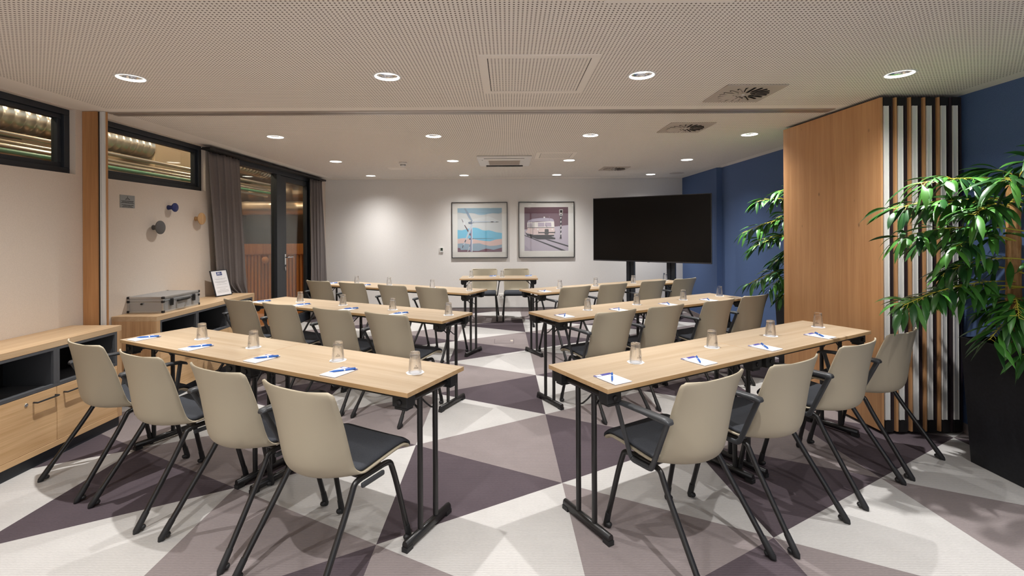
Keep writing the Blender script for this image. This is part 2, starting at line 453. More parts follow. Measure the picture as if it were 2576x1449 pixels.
# ------------------------------------------------------------------ left wall windows and glazed door
def clerestory(name, y0, y1, z0, z1):
    xf, xb = WL - .045, WL - .115
    b = MB(); s = .045
    def ring(xa, xb_, ya, yb_, za, zb, t):
        b.box(xb_, xa, ya, yb_, za, za + t); b.box(xb_, xa, ya, yb_, zb - t, zb)
        b.box(xb_, xa, ya, ya + t, za + t, zb - t); b.box(xb_, xa, yb_ - t, yb_, za + t, zb - t)
    ring(xf, xb, y0, y1, z0, z1, s)
    ring(xf - .022, xb, y0 + s, y1 - s, z0 + s, z1 - s, .035)
    o = struct(b.build(name, M['frame_a'], bevel=.003))
    g = MB(); g.box(xf - .05, xf - .044, y0 + s + .03, y1 - s - .03, z0 + s + .03, z1 - s - .03)
    p = g.build('glass', M['pane'], o); 
    return o
clerestory('window_1', 1.6, 3.694, 1.938, 2.436)
clerestory('window_2', 3.96, 5.28, 1.938, 2.436)
# glazed screen + door
xf = WL + .005
b = MB()
b.box(xf - .09, xf, 5.50, 8.10, 2.33, 2.425)
b.box(xf - .09, xf, 5.50, 5.58, 0, 2.33); b.box(xf - .09, xf, 6.90, 7.03, 0, 2.33); b.box(xf - .09, xf, 8.03, 8.10, 0, 2.33); b.box(xf - .09, xf, 5.58, 6.9, 0, .06)
o = struct(b.build('window_4', M['frame_a'], bevel=.003))
g = MB(); g.box(xf - .05, xf - .042, 5.57, 6.91, .05, 2.34); g.build('glass', M['pane'], o)
b = MB(); b.box(xf - .075, xf - .008, 7.035, 7.205, .01, 2.325); b.box(xf - .075, xf - .008, 7.945, 8.025, .01, 2.325); b.box(xf - .075, xf - .008, 7.205, 7.945, 2.245, 2.325); b.box(xf - .075, xf - .008, 7.205, 7.945, .01, .15)
o = struct(b.build('door_1', M['frame_a'], bevel=.003))
g = MB(); g.box(xf - .045, xf - .037, 7.2, 7.95, .14, 2.25); g.build('glass', M['pane'], o)
h = MB(); px = xf - .008
h.box(px, px + .008, 7.14, 7.18, .99, 1.15); h.tube(fil([(px, 7.16, 1.10), (px + .055, 7.16, 1.10), (px + .055, 7.30, 1.10)], .02), .010)
h.build('door_handle', M['chrome'], o, bevel=.003)
h = MB(); h.lathe([(0.0, 0), (.018, 0), (.018, .01), (0, .01)], 16, org=(px, 7.16, .93), mtx=Matrix.Rotation(PI / 2, 4, 'Y') @ Matrix.Scale(1.9, 4, (1, 0, 0))); h.build('keyhole_plate', M['chrome'], o)

# corridor seen through the glass
b = MB(); b.box(-8.4, WL - TH, 0.5, 12.5, -.1, -.002); struct(b.build('floor_corridor', M['floorwood']))
b = MB(); b.box(-8.4, WL - TH - .001, 0.5, 12.5, 3.3, 3.4); struct(b.build('ceiling_corridor', M['corr']))
b = MB(); b.box(-7.0, -6.9, 0.5, 12.5, 0, 3.3); struct(b.build('wall_corridor', M['corrd']))
b = MB(); b.box(-8.4, -2.6, 12.5, 12.6, 0, 3.3); b.box(-8.4, -3.3, 0.4, .5, 0, 3.3); b.box(-2.7, -2.6, YB + TH, 12.5, 0, 3.3); struct(b.build('wall_end', M['corrd']))
b = MB(); b.box(-6.2, -4.5, 6.05, 7.5, 1.5, 3.3); struct(b.build('trim_2', M['corr']))
def duct(name, p0, p1, r, label, ribs=.09):
    p0, p1 = Vector(p0), Vector(p1); L = (p1 - p0).length; n = max(int(L / ribs), 2); pts = []; rs = []
    for k in range(n):
        for t, q in ((0, 1), (.72, 1), (.8, 1.05), (.92, 1.05)):
            pts.append(p0 + (p1 - p0) * ((k + t) / n)); rs.append(r * q)
    b = MB(); b.tube(pts, rs, 20); o = b.build(name, M['duct']); tag(o, label, 'duct'); return o
duct('ventilation_duct', (-4.62, .6, 2.57), (-4.62, 6.04, 2.57), .135, 'ribbed spiral duct behind the clerestory windows', .10)
duct('ventilation_duct', (-4.62, 7.52, 2.66), (-4.62, 12.4, 2.66), .15, 'ribbed spiral duct high behind the glazed door', .10)
duct('ventilation_duct', (-5.5, .6, 2.42), (-5.5, 6.0, 2.42), .11, 'smooth silver duct running low behind the near clerestory glass', .6)
duct('ventilation_duct', (-6.5, 9.2, 1.95), (-3.0, 9.2, 1.95), .13, 'foil wrapped duct crossing level above the slatted counter', .5)
duct('ventilation_duct', (-6.5, 10.4, 2.35), (-3.0, 10.4, 2.35), .2, 'wide duct crossing high behind the glazed door', .3)
b = MB()
for k, (x, z, r) in enumerate(((-4.25, 2.33, .018), (-4.32, 2.27, .016), (-4.42, 2.36, .022), (-4.52, 2.27, .02), (-4.38, 2.20, .022), (-4.2, 2.21, .013), (-4.52, 2.16, .02))):
    b.tube([(x, .6, z), (x, 8.9, z)], r, 8, 1 if k in (2, 4) else 0)
b.box(-5.2, -4.6, .6, 6.0, 2.10, 2.115, 2); b.box(-5.2, -5.19, .6, 6.0, 2.115, 2.18, 2); b.box(-4.61, -4.6, .6, 6.0, 2.115, 2.18, 2)
tag(b.build('pipe_tray', [M['duct'], mat('pipe_green', (86, 140, 110), .4), M['corrd']]), 'bundle of thin metal pipes on a cable tray beyond the left windows', 'pipes')
b = MB(); b.box(-6.8, -3.55, 9.6, 9.7, 0, 1.02, 0); b.box(-6.8, -3.55, 9.5, 9.72, 1.05, 1.25, 0); b.box(-6.8, -3.55, 9.56, 9.7, 1.02, 1.05, 0)
t = thing('slatted_counter', 'oak counter with vertical slats behind the glazed door', 'counter', (-5.2, 9.65, 0))
o = b.build('counter_body', M['floorwood'], t); o.matrix_parent_inverse = Matrix.Translation((5.2, -9.65, 0))
s_ = MB()
for k in range(46): s_.box(-6.78 + k * .07, -6.745 + k * .07, 9.55, 9.6, .08, 1.02)
o = s_.build('slats', M['floorwood'], t); o.matrix_parent_inverse = Matrix.Translation((5.2, -9.65, 0))
s_ = MB(); s_.lathe([(0, -.07)] + [(.07 * math.sin(a * PI / 10), -.07 * math.cos(a * PI / 10)) for a in range(1, 10)] + [(0, .07)], 18, org=(-4.85, 9.47, .93)); o = s_.build('round_knob', M['floorwood'], t); o.matrix_parent_inverse = Matrix.Translation((5.2, -9.65, 0))
b = MB(); b.box(-4.75, -4.55, 5.35, 5.37, 2.28, 2.38); tag(b.build('exit_sign', M['green']), 'small green glowing sign under the ducts in the corridor', 'sign')
for k, (x, y, z) in enumerate(((-4.3, 3.2, 3.28), (-4.2, 7.7, 3.28), (-4.9, 8.6, 3.28), (-4.2, 5.4, 3.28))):  # unseen lamps added to brighten the corridor, strongest over the counter
    b = MB(); b.lathe([(0, 0), (.1, 0), (.1, -.03), (0, -.03)], 20, org=(x, y, z))
    o = b.build('corridor_lamp', M['glow']); tag(o, ['round glowing ceiling lamp in the corridor above the near clerestory window', 'round glowing corridor lamp beyond the glazed door', 'far corridor lamp above the slatted counter', 'round corridor lamp behind the second clerestory window'][k], 'lamp', 'corridor lamps')
    l = bpy.data.lights.new('lamp_light', 'POINT'); l.energy = 150 if k == 2 else 48; l.color = (1, .82, .64); l.shadow_soft_size = .1
    lo = bpy.data.objects.new('lamp_light', l); COL.objects.link(lo); lo.location = (x, y, z - .12); lo.parent = o

# ------------------------------------------------------------------ downlights
def beam_profile(l):
    """reflector optics: intensity falls off with the sixth power of the cosine to the axis"""
    l.use_nodes = True; nt = l.node_tree; em = nt.nodes['Emission']
    tc = nt.nodes.new('ShaderNodeTexCoord'); sp = nt.nodes.new('ShaderNodeSeparateXYZ'); ab = nt.nodes.new('ShaderNodeMath'); ab.operation = 'ABSOLUTE'
    pw = nt.nodes.new('ShaderNodeMath'); pw.operation = 'POWER'; pw.inputs[1].default_value = 6.0
    ln = nt.nodes.new('ShaderNodeVectorMath'); ln.operation = 'NORMALIZE'
    nt.links.new(tc.outputs['Normal'], ln.inputs[0]); nt.links.new(ln.outputs[0], sp.inputs[0]); nt.links.new(sp.outputs[2], ab.inputs[0]); nt.links.new(ab.outputs[0], pw.inputs[0]); nt.links.new(pw.outputs[0], em.inputs['Strength'])
def make_downlight():
    t = thing('downlight', 'x', 'ceiling light', (0, 0, CEIL))
    b = MB(); b.lathe([(HOLE - .003, -.003), (.086, -.003), (.088, 0.0), (.086, .002), (HOLE - .003, .002)], 40, close=True); b.build('trim_ring', M['white'], t)
    b = MB(); b.lathe([(.0725, -.0035), (.0755, -.0035), (.0745, .010), (.0715, .010)], 40, close=True); b.build('glowing_rim', M['glow'], t)  # reflector lip lit by the lamp, its brightness put in as emission
    b = MB(); b.lathe([(.0715, .010), (.066, .035), (.055, .065), (.040, .085), (.042, .088), (.075, .088), (.0755, .010)], 40, close=True); b.build('reflector', M['refl'], t)
    b = MB(); b.lathe([(0, .082), (.042, .082), (.042, .086), (0, .086)], 24); b.build('diffuser', M['diff'], t)
    l = bpy.data.lights.new('downlight_beam', 'SPOT'); l.energy = SPOT_W; l.color = SPOT_COL; l.spot_size = R(142); l.spot_blend = .35; l.shadow_soft_size = .013; beam_profile(l)
    lo = bpy.data.objects.new('downlight_beam', l); COL.objects.link(lo); lo.location = (0, 0, .022); lo.parent = t
    return t
rowname = {2.96: 'nearest row in view', 4.80: 'second row in view', 6.48: 'third row in view', 8.13: 'row closest to the back wall', 1.22: 'first row above the camera', -0.35: 'row behind the camera', -1.9: 'last row behind the camera'}
colname = ['leftmost', 'centre left', 'centre right', 'rightmost']
dl = None
for y in LY:
    for k, x in enumerate(LX):
        if dl is None: dl = make_downlight(); o = dl
        else: o = copy_tree(dl)
        o.location = (x, y, CEIL)
        relabel(o, 'recessed downlight, %s of the %s' % (colname[k], rowname[y]), 'recessed downlights in the perforated ceiling')

# ------------------------------------------------------------------ ceiling fittings
b = MB(); b.box(-3.2, 2.62, 3.785, 3.835, CEIL - .008, CEIL + .01); b.box(-3.2, 2.62, 3.848, 3.898, CEIL - .008, CEIL + .01); b.box(-3.2, 2.62, 3.835, 3.848, CEIL - .001, CEIL + .01, 1)
tag(b.build('partition_track', [mat('track_metal', (176, 166, 156), .35, metal=.4), M['seal']]), 'long aluminium ceiling track of the folding partition across the room', 'track')
def diffuser(cx_, cy_, label):
    t = thing('swirl_diffuser', label, 'air vent', (cx_, cy_, CEIL), 0, 'square swirl air diffusers in the ceiling')
    h = .205; b = MB()
    b.box(-h, h, -h, h, -.010, .0); b.build('face_plate', M['vent'], t, bevel=.003)
    s = MB(); v = MB()
    for k in range(20):
        a = 2 * PI * k / 20; r0, r1 = (.05 if k % 2 else .075), .165
        m = Matrix.Rotation(a, 4, 'Z')
        s.box(r0, r1, -.008, .008, -.0125, -.0101, mtx=m)
        v.add([m @ Vector(p) for p in ((r0, .008, -.013), (r1, .008, -.013), (r1, -.005, -.020), (r0, -.005, -.020))], [(0, 1, 2, 3)])
    s.build('slots', M['dark'], t); v.build('vanes', M['vent'], t, solid=.001)
    c = MB(); c.lathe([(0, -.014), (.012, -.014), (.012, -.01), (0, -.01)], 14); c.build('centre_screw', M['white'], t)
    return t
diffuser(1.672, 3.36, 'square swirl air diffuser in front of the partition track')
diffuser(1.672, 4.46, 'square swirl air diffuser just beyond the partition track')
diffuser(1.650, 7.35, 'square swirl air diffuser far back near the screen')
# cassette air conditioner
t = thing('air_conditioner', 'white ceiling cassette air conditioner above the centre aisle', 'air conditioner', (-.045, 6.44, CEIL))
b = MB(); b.prism([(-.355, -.39), (.355, -.39), (.355, .39), (-.355, .39)], -.03, 0); b.build('casing', M['white'], t, bevel=.012, seg=3)
b = MB(); b.box(-.215, .215, -.22, .22, -.036, -.03); o = b.build('intake_grille', M['whitem'], t)
b = MB()
for k in range(22): b.box(-.205, .205, -.21 + k * .019, -.21 + k * .019 + .006, -.038, -.036)
b.build('grille_bars', M['vent'], o)
b = MB(); b.box(-.26, .26, .29, .345, -.0335, -.03); b.box(-.26, .26, -.345, -.29, -.0335, -.03); b.build('air_outlet', M['dark'], t)
b = MB(); b.add([(-.26, -.345, -.034), (.26, -.345, -.034), (.26, -.30, -.048), (-.26, -.30, -.048)], [(0, 1, 2, 3)]); b.add([(-.26, .345, -.034), (.26, .345, -.034), (.26, .30, -.048), (-.26, .30, -.048)], [(0, 1, 2, 3)]); b.build('louvre', M['white'], t, solid=.003)
b = MB(); b.lathe([(0, -.0325), (.006, -.0325), (.006, -.03), (0, -.03)], 10, org=(-.29, -.2, 0)); b.build('indicator', M['dark'], t)
# smoke detector
t = thing('smoke_detector', 'small white smoke detector on the far left of the ceiling', 'smoke detector', (-1.458, 6.6, CEIL))
b = MB(); b.lathe([(0, 0), (.055, 0), (.055, -.02), (.05, -.028), (0, -.028)], 28); b.build('base', M['white'], t)
b = MB(); b.lathe([(0, -.028), (.036, -.028), (.036, -.045), (.028, -.056), (0, -.058)], 24); b.build('sensor_cap', M['white'], t)
b = MB()
for k in range(12):
    b.box(.033, .0375, -.004, .004, -.044, -.032, mtx=Matrix.Rotation(2 * PI * k / 12, 4, 'Z'))
b.build('sensor_slots', M['dark'], t)
# ceiling speaker, access hatches
b = MB(); b.lathe([(0, -.004), (.10, -.004), (.115, -.002), (.12, 0), (0, 0)], 36, org=(2.853, 8.0, CEIL)); tag(b.build('ceiling_speaker', M['vent']), 'flat round speaker grille in the ceiling near the blue wall', 'speaker')
def hatch(x0, x1, y0, y1, br, label):
    t = thing('access_hatch', label, 'hatch', ((x0 + x1) / 2, (y0 + y1) / 2, CEIL), 0, 'access hatches in the ceiling')
    cx_, cy_ = (x0 + x1) / 2, (y0 + y1) / 2; a, c = (x1 - x0) / 2, (y1 - y0) / 2; b = MB()
    b.box(-a, a, -c, -c + br, -.004, 0); b.box(-a, a, c - br, c, -.004, 0); b.box(-a, -a + br, -c + br, c - br, -.004, 0); b.box(a - br, a, -c + br, c - br, -.004, 0)
    b.build('border', M['ceilp'], t)
    p = MB(); g = .004; p.box(-a + br + g, a - br - g, -c + br + g, c - br - g, -.0035, -.001); p.build('hatch_panel', M['ceil'], t)
    s = MB(); s.box(-a + br, a - br, -c + br, c - br, -.001, 0); s.build('shadow_gap', M['dark'], t)
hatch(-.158, .52, 2.607, 3.32, .045, 'large square access hatch in front of the track above the aisle')
hatch(.362, .86, 5.82, 6.33, .05, 'smaller square access hatch right of the air conditioner')
hatch(.41, .95, 1.45, 2.01, .05, 'access hatch at the top edge of the photo')
b = MB(); b.box(-1.82, -1.55, 7.11, 7.36, CEIL - .003, CEIL); tag(b.build('ceiling_panel', M['ceilp']), 'small flat square panel in the ceiling behind the smoke detector', 'panel')

# ------------------------------------------------------------------ folding partition stack and jamb
def xpanel(xp, y, k):
    t = thing('partition_panel', ['oak faced partition panel whose broad side faces the tables', 'second partition panel counted from the broad oak face', 'third partition panel counted from the broad oak face', 'fourth partition panel counted from the broad oak face', 'fifth partition panel of the stack, next but one to the blue wall', 'last partition panel of the stack, nearest to the blue wall'][k], 'partition panel', (xp, y, 0), R(3.2), 'folding partition panels stacked at the right wall')
    top, bot, L = CEIL - .022, .02, 1.10; W_ = .100
    b = MB(); b.box(0, .016, 0, L, bot, top); b.build('oak_facing' if k < 5 else 'front_facing', M['panel'] if k < 5 else M['maroon'], t, bevel=.0015)
    b = MB(); b.box(W_ - .016, W_ - .004, 0.006, L, bot, top); b.build('rear_facing', M['maroon'], t)
    b = MB(); b.box(.020, .056, -.004, .03, bot + .085, top - .062); b.box(.020, .025, -.008, .0, bot + .085, top - .062); b.box(.051, .056, -.008, 0, bot + .085, top - .062); b.build('aluminium_profile', M['alus'], t, bevel=.001)
    b = MB(); b.box(.016, .020, .002, L, bot, top); b.box(.056, .080, .010, .03, bot + .085, top - .062); b.box(.080, .084, .004, .03, bot + .085, top - .062)
    b.box(.020, .084, .03, L, bot + .02, top - .02); b.build('core_and_seal', M['maroon'], t)
    b = MB(); b.box(.018, .082, .0, L - .01, top - .062, top, 0); b.box(.018, .05, -.004, 0, top - .062, top, 0); b.build('top_seal', M['seal'], t)
    b = MB(); b.box(.018, .082, .0, L - .01, bot - .004, bot + .085, 0); b.box(.022, .054, -.006, 0, bot, bot + .075, 0); b.build('bottom_seal', M['seal'], t)
    b = MB(); b.tube([(.05, L * .5, top), (.05, L * .5, CEIL)], .012); b.build('hanger_bolt', M['chrome'], t)
for k in range(6): xpanel(2.678 + k * .1025 - (.018 if k == 5 else 0), 3.402, k)
t = thing('partition_jamb', 'tall oak jamb with aluminium channel on the left wall', 'jamb', (WL, 3.75, 0))
b = MB(); b.box(.002, .120, 0, .05, 0, CEIL - .003); b.build('oak_board', M['jamb'], t, bevel=.0015)
b = MB(); b.box(.120, .132, .012, .045, 0, CEIL - .003); b.build('black_seal', M['seal'], t)
b = MB(); b.box(.132, .136, .01, .04, 0, CEIL - .003); b.box(.136, .150, .02, .03, 0, CEIL - .003); b.box(.150, .171, .01, .034, 0, CEIL - .003); b.build('aluminium_channel', M['alus'], t)
b = MB(); b.box(.171, .177, .02, .034, 0, CEIL - .003); b.build('oak_cover_strip', M['jamb'], t)

# ------------------------------------------------------------------ curtains
def curtain(label, ya, yb, za, zb, bot_a, bot_b, folds, amp, squeeze=None, group='grey curtains at the glazed door'):
    t = thing('curtain', label, 'curtain', (-3.305, (ya + yb) / 2, 0), 0, group)
    rows = []; n = folds * 14; ph = rnd.random() * 3
    for i in range(40):
        f = i / 39; z = zb + (za - zb) * f; row = []
        y0 = ya + (bot_a - ya) * (1 - f); y1 = yb + (bot_b - yb) * (1 - f)
        if squeeze and z < squeeze[0] + .04:
            q = min(1, (squeeze[0] + .04 - z) / .04); y0 = y0 * (1 - q) + squeeze[1] * q; y1 = max(y1, y0 + .35)
        for j in range(n + 1):
            s = j / n; ss = s + .02 * math.sin(s * 9 + ph + f)
            am = amp * (.75 + .25 * math.sin(j * .37 + ph)) * (1 - .45 * f ** 6)
            x = am * math.sin(ss * folds * 2 * PI) + .010 * math.sin(f * 4 + s * 7)
            row.append((x, y0 + (y1 - y0) * s - (ya + yb) / 2 + .012 * math.cos(ss * folds * 4 * PI), z))
        rows.append(row)
    b = MB(); b.grid(rows); b.build('curtain_cloth', M['curtain'], t, solid=.003, offset=0, normals=False)
    h = MB()
    for k in range(folds * 2):
        yy = ya + (yb - ya) * (k + .5) / (folds * 2) - (ya + yb) / 2
        h.box(-.004, .004, yy - .004, yy + .004, za - .005, za + .012)
    h.build('glider_hooks', M['blackp'], t)
    return t
curtain('grey curtain hanging left of the glazed door, beside the second sideboard', 5.22, 5.86, 2.372, .02, 5.40, 6.06, 5, .030, squeeze=(.78, 5.60))
curtain('grey curtain hanging right of the glazed door, in the back corner', 7.92, 8.45, 2.372, .02, 7.86, 8.70, 5, .032)
b = MB(); b.box(-3.335, -3.245, 5.17, 8.47, 2.385, 2.412); b.box(-3.365, -3.335, 5.2, 8.46, 2.39, 2.408)
tag(b.build('curtain_rail', M['seal'], bevel=.002), 'black curtain rail above the glazed door', 'curtain rail')

# ------------------------------------------------------------------ sideboards
def sideboard(y0, y1, label, mods, gap, lock):
    t = thing('sideboard', label, 'sideboard', (WL + .003, y0, 0), 0, 'oak sideboards along the left wall')
    D = .384; L = y1 - y0; T = .767; tt = .041
    b = MB(); b.box(0, D, 0, L, T - tt, T); b.build('top_board', M['cabx'], t, bevel=.0012)
    for ya in (0, L - tt):
        b = MB(); b.box(0, D, ya, ya + tt, .075, T - tt); b.build('end_panel', M['cabv'], t, bevel=.0012)
    b = MB(); b.box(.0, D, tt, L - tt, .075, .112); b.build('bottom_rail', M['cabh'], t, bevel=.0012)
    b = MB(); b.box(.02, D - .017, .01, L - .01, 0, .075); b.build('plinth', M['frame_a'], t)
    b = MB(); b.box(.0, .015, tt, L - tt, .112, T - tt); b.build('back_board', M['niche_in'], t)
    n = len(mods) - 1
    for k in range(n):
        a, c = mods[k] - y0, mods[k + 1] - y0
        z0, z1 = .468, T - tt - .002; fr = .021
        f = MB(); xe = D - .001
        f.box(xe - .02, xe, a, c, z0, z0 + fr); f.box(xe - .02, xe, a, c, z1 - fr * .8, z1); f.box(xe - .02, xe, a, a + fr, z0 + fr, z1 - fr * .8); f.box(xe - .02, xe, c - fr, c, z0 + fr, z1 - fr * .8)
        f.box(.03, xe - .02, a, a + .004, z0, z1); f.box(.03, xe - .02, c - .004, c, z0, z1); f.box(.03, xe - .02, a, c, z0, z0 + .004); f.box(.03, xe - .02, a, c, z1 - .004, z1)
        o = f.build('open_compartment', M['niche'], t, bevel=.001)
        g = MB(); g.box(.02, .03, a, c, z0, z1); g.build('compartment_back', M['niche_in'], o)
        d = MB(); gp = .0016; d.box(D - .022, D - .001, a + gp, c - gp, .114, .4655); dd = d.build('door', M['cabh'], t, bevel=.001)
        near = (k % 2 == gap)
        ha, hb = (c - .155, c - .012) if near else (a + .048, a + .19)
        h = MB(); xz = D - .001
        h.tube(fil([(xz, ha, .414), (xz + .028, ha, .414), (xz + .028, hb, .414), (xz, hb, .414)], .003, 2), .0055, 4, flat=1.0)
        h.build('handle', M['blackp'], dd)
        if near and lock:
            q = MB(); q.lathe([(0, 0), (.011, 0), (.011, .003), (.007, .004), (0, .004)], 20, org=(xz, c - .20, .414), mtx=Matrix.Rotation(PI / 2, 4, 'Y')); q.build('lock', M['chrome'], dd)
    return t
sideboard(1.155, 3.651, 'low oak sideboard at the near left with grey open compartments and black handles', [1.196, 1.679, 2.162, 2.644, 3.127, 3.610], 1, True)
sideboard(4.016, 5.563, 'low oak sideboard further back carrying the aluminium case', [4.057, 4.5425, 5.037, 5.522], 0, True)

# ------------------------------------------------------------------ things on the second sideboard and the left wall
t = thing('equipment_case', 'silver aluminium carry case lying on the far sideboard', 'case', (-3.205, 4.43, .768))
W2, L2, Hc = .158, .245, .143
b = MB(); b.box(-W2 + .003, W2 - .003, -L2 + .003, L2 - .003, .002, .098); b.build('base_shell', M['white'] if False else mat('case_grey_panel', (176, 178, 180), .4, metal=.5), t, bevel=.004)
b = MB(); b.box(-W2 + .003, W2 - .003, -L2 + .003, L2 - .003, .100, Hc - .002); b.build('lid', mat('case_lid_panel', (182, 184, 186), .4, metal=.5), t, bevel=.004)
b = MB()
def edgebox(p, q, s=.008): b.box(min(p[0], q[0]) - s, max(p[0], q[0]) + s, min(p[1], q[1]) - s, max(p[1], q[1]) + s, min(p[2], q[2]) - s, max(p[2], q[2]) + s)
w3, l3 = W2 - .006, L2 - .006
for z in (.008, Hc - .008):
    edgebox((-w3, -l3, z), (w3, -l3, z)); edgebox((-w3, l3, z), (w3, l3, z)); edgebox((-w3, -l3, z), (-w3, l3, z)); edgebox((w3, -l3, z), (w3, l3, z))
for sx in (-1, 1):
    for sy in (-1, 1): edgebox((sx * w3, sy * l3, .01), (sx * w3, sy * l3, Hc - .01))
for z in (.094, .104):
    edgebox((-w3, -l3, z), (w3, -l3, z), .004 ); edgebox((w3, -l3, z), (w3, l3, z), .004); edgebox((-w3, l3, z), (w3, l3, z), .004)
b.build('edge_profile', M['alu'], t, bevel=.002)
b = MB()
for sx in (-1, 1):
    for sy in (-1, 1):
        for z in (.010, Hc - .010): b.box(sx * w3 - .011, sx * w3 + .011, sy * l3 - .011, sy * l3 + .011, z - .011, z + .011)
        b.box(sx * w3 - .012, sx * w3 + .010, sy * l3 - .012, sy * l3 + .012, .088, .110)
b.build('corner_caps', M['blackp'], t, bevel=.004)
for yy in (-.15, .15):
    b = MB(); x = W2 + .003; b.box(x, x + .012, yy - .016, yy + .016, .055, .118); b.box(x + .012, x + .018, yy - .009, yy + .009, .075, .108); b.build('latch', M['blackp'], t, bevel=.003)
b = MB(); x = W2 + .002; b.tube(fil([(x, -.065, .088), (x + .02, -.06, .09), (x + .045, -.04, .100), (x + .045, .04, .100), (x + .02, .06, .09), (x, .065, .088)], .02), .0085, 8); b.box(x, x + .006, -.075, .075, .078, .094); b.build('handle', M['blackp'], t)
b = MB(); b.tube([(-.03, -L2 - .002, .08), (-.03, -L2 - .012, .08)], .008); b.build('strap_button', M['blackp'], t)

t = thing('framed_notice', 'dark framed paper notice leaning on the far sideboard near the curtain', 'notice', (0, 0, 0))
P0, P1 = Vector((-3.208, 5.205, .772)), Vector((-3.158, 5.425, .772)); PT = Vector((-3.300, 5.155, 1.045))
ux = (P1 - P0).normalized(); uy = (PT - P0); uy = (uy - ux * uy.dot(ux)).normalized(); Wn, Hn = (P1 - P0).length, .295
bm_ = basis(P0, ux, uy)
b = MB()
for a in ((0, Wn, 0, .008), (0, Wn, Hn - .008, Hn), (0, .008, 0.008, Hn - .008), (Wn - .008, Wn, 0.008, Hn - .008)): b.box(a[0], a[1], a[2], a[3], -.012, .002, mtx=bm_)
b.build('frame', M['frame_a'], t)
b = MB(); b.box(.008, Wn - .008, .008, Hn - .008, -.006, -.001, mtx=bm_); b.build('paper', M['paper'], t)
b = MB(); b.box(.075, .15, Hn - .062, Hn - .022, -.001, .0004, mtx=bm_); b.build('logo_panel', mat('logo_blue', (30, 62, 128), .5), t)
tx = mat('print_grey', (120, 120, 122), .8)
text('H', .042, basis(bm_ @ Vector((.094, Hn - .055, .0006)), ux, uy), M['paper'], t, 'logo_letter', shear=.35, bold=.0012)
text('Holiday Inn', .0105, basis(bm_ @ Vector((.128, Hn - .040, .0006)), ux, uy), M['paper'], t, 'logo_lettering')
text('Express', .0105, basis(bm_ @ Vector((.128, Hn - .052, .0006)), ux, uy), M['paper'], t, 'logo_lettering')
b = MB()
for yy, l in ((.215, .06), (.195, .15), (.186, .12), (.165, .17), (.157, .16), (.149, .10), (.13, .14), (.095, .15), (.075, .08), (.06, .15), (.05, .16), (.04, .15)):
    b.box(Wn / 2 - l / 2, Wn / 2 + l / 2, yy, yy + .0016, -.0008, -.0004, mtx=bm_)
b.build('printed_lines', tx, t)
b = MB(); e = bm_.inverted()
b.add([(-3.245, 5.30, .90), (-3.245, 5.325, .90), (-3.325, 5.36, .770), (-3.30, 5.33, .770)], [(0, 1, 2, 3)]); b.build('easel_back', M['jamb'], t, solid=.004, offset=0)

def hook(y, z, r, m, label, depth=.07):
    t = thing('wall_hook', label, 'coat hook', (WL, y, z), 0, 'round wall hooks beside the curtain')
    mm = Matrix.Rotation(PI / 2, 4, 'Y')
    b = MB(); b.lathe([(0, 0), (.024, 0), (.02, .02), (.019, depth - .015), (0, depth - .012)], 24, mtx=mm); b.build('stem', m, t)
    b = MB(); b.lathe([(0, depth - .016), (r * .85, depth - .014), (r, depth - .006), (r, depth), (r * .93, depth + .004), (0, depth + .005)], 40, mtx=mm); b.build('disc', m, t)
hook(4.50, 1.528, .064, mat('hook_grey', (92, 90, 88), .6), 'large grey round wall hook, lowest of the three')
hook(4.70, 1.728, .044, mat('hook_blue', (34, 46, 104), .5), 'small dark blue round wall hook, highest of the three')
hook(5.108, 1.628, .064, wood('hook_oak', (206, 166, 118), (180, 136, 88), 'z', .5), 'natural wood round wall hook next to the curtain')

t = thing('wall_sign', 'small grey metal cloakroom sign with hanger symbol on the left wall', 'sign', (0, 0, 0))
b = MB(); b.box(WL, WL + .004, 4.112, 4.273, 1.698, 1.810); b.build('plate', mat('sign_plate', (150, 152, 150), .4, metal=.4), t)
ink = mat('sign_ink', (30, 30, 30), .6)
def onwall(y, z): return basis((WL + .0045, y, z), (0, 1, 0), (0, 0, 1))
b = MB(); c0 = (WL + .005, 4.1925, 1.790)
b.tube([(c0[0], 4.168, 1.772), (c0[0], 4.1925, 1.7865), (c0[0], 4.217, 1.772)], .0018, 6); b.tube([(c0[0], 4.168, 1.7722), (c0[0], 4.217, 1.7722)], .0010, 6); b.tube(fil([(c0[0], 4.1925, 1.786), (c0[0], 4.1925, 1.792), (c0[0], 4.196, 1.795), (c0[0], 4.1925, 1.799), (c0[0], 4.190, 1.796)], .003, 3), .0009, 6)
b.build('hanger_symbol', ink, t)
for k, s in enumerate(('Für den Verlust von Kleidungsstücken', 'und Wertgegenständen in unseren', 'Garderoben keine Haftung übernommen.', '', 'The management assumes no liability', 'for the loss of valuables or', 'damage of items in the wardrobe.')):
    if s: text(s, .0088, onwall(4.1925, 1.756 - k * .0088), ink, t)

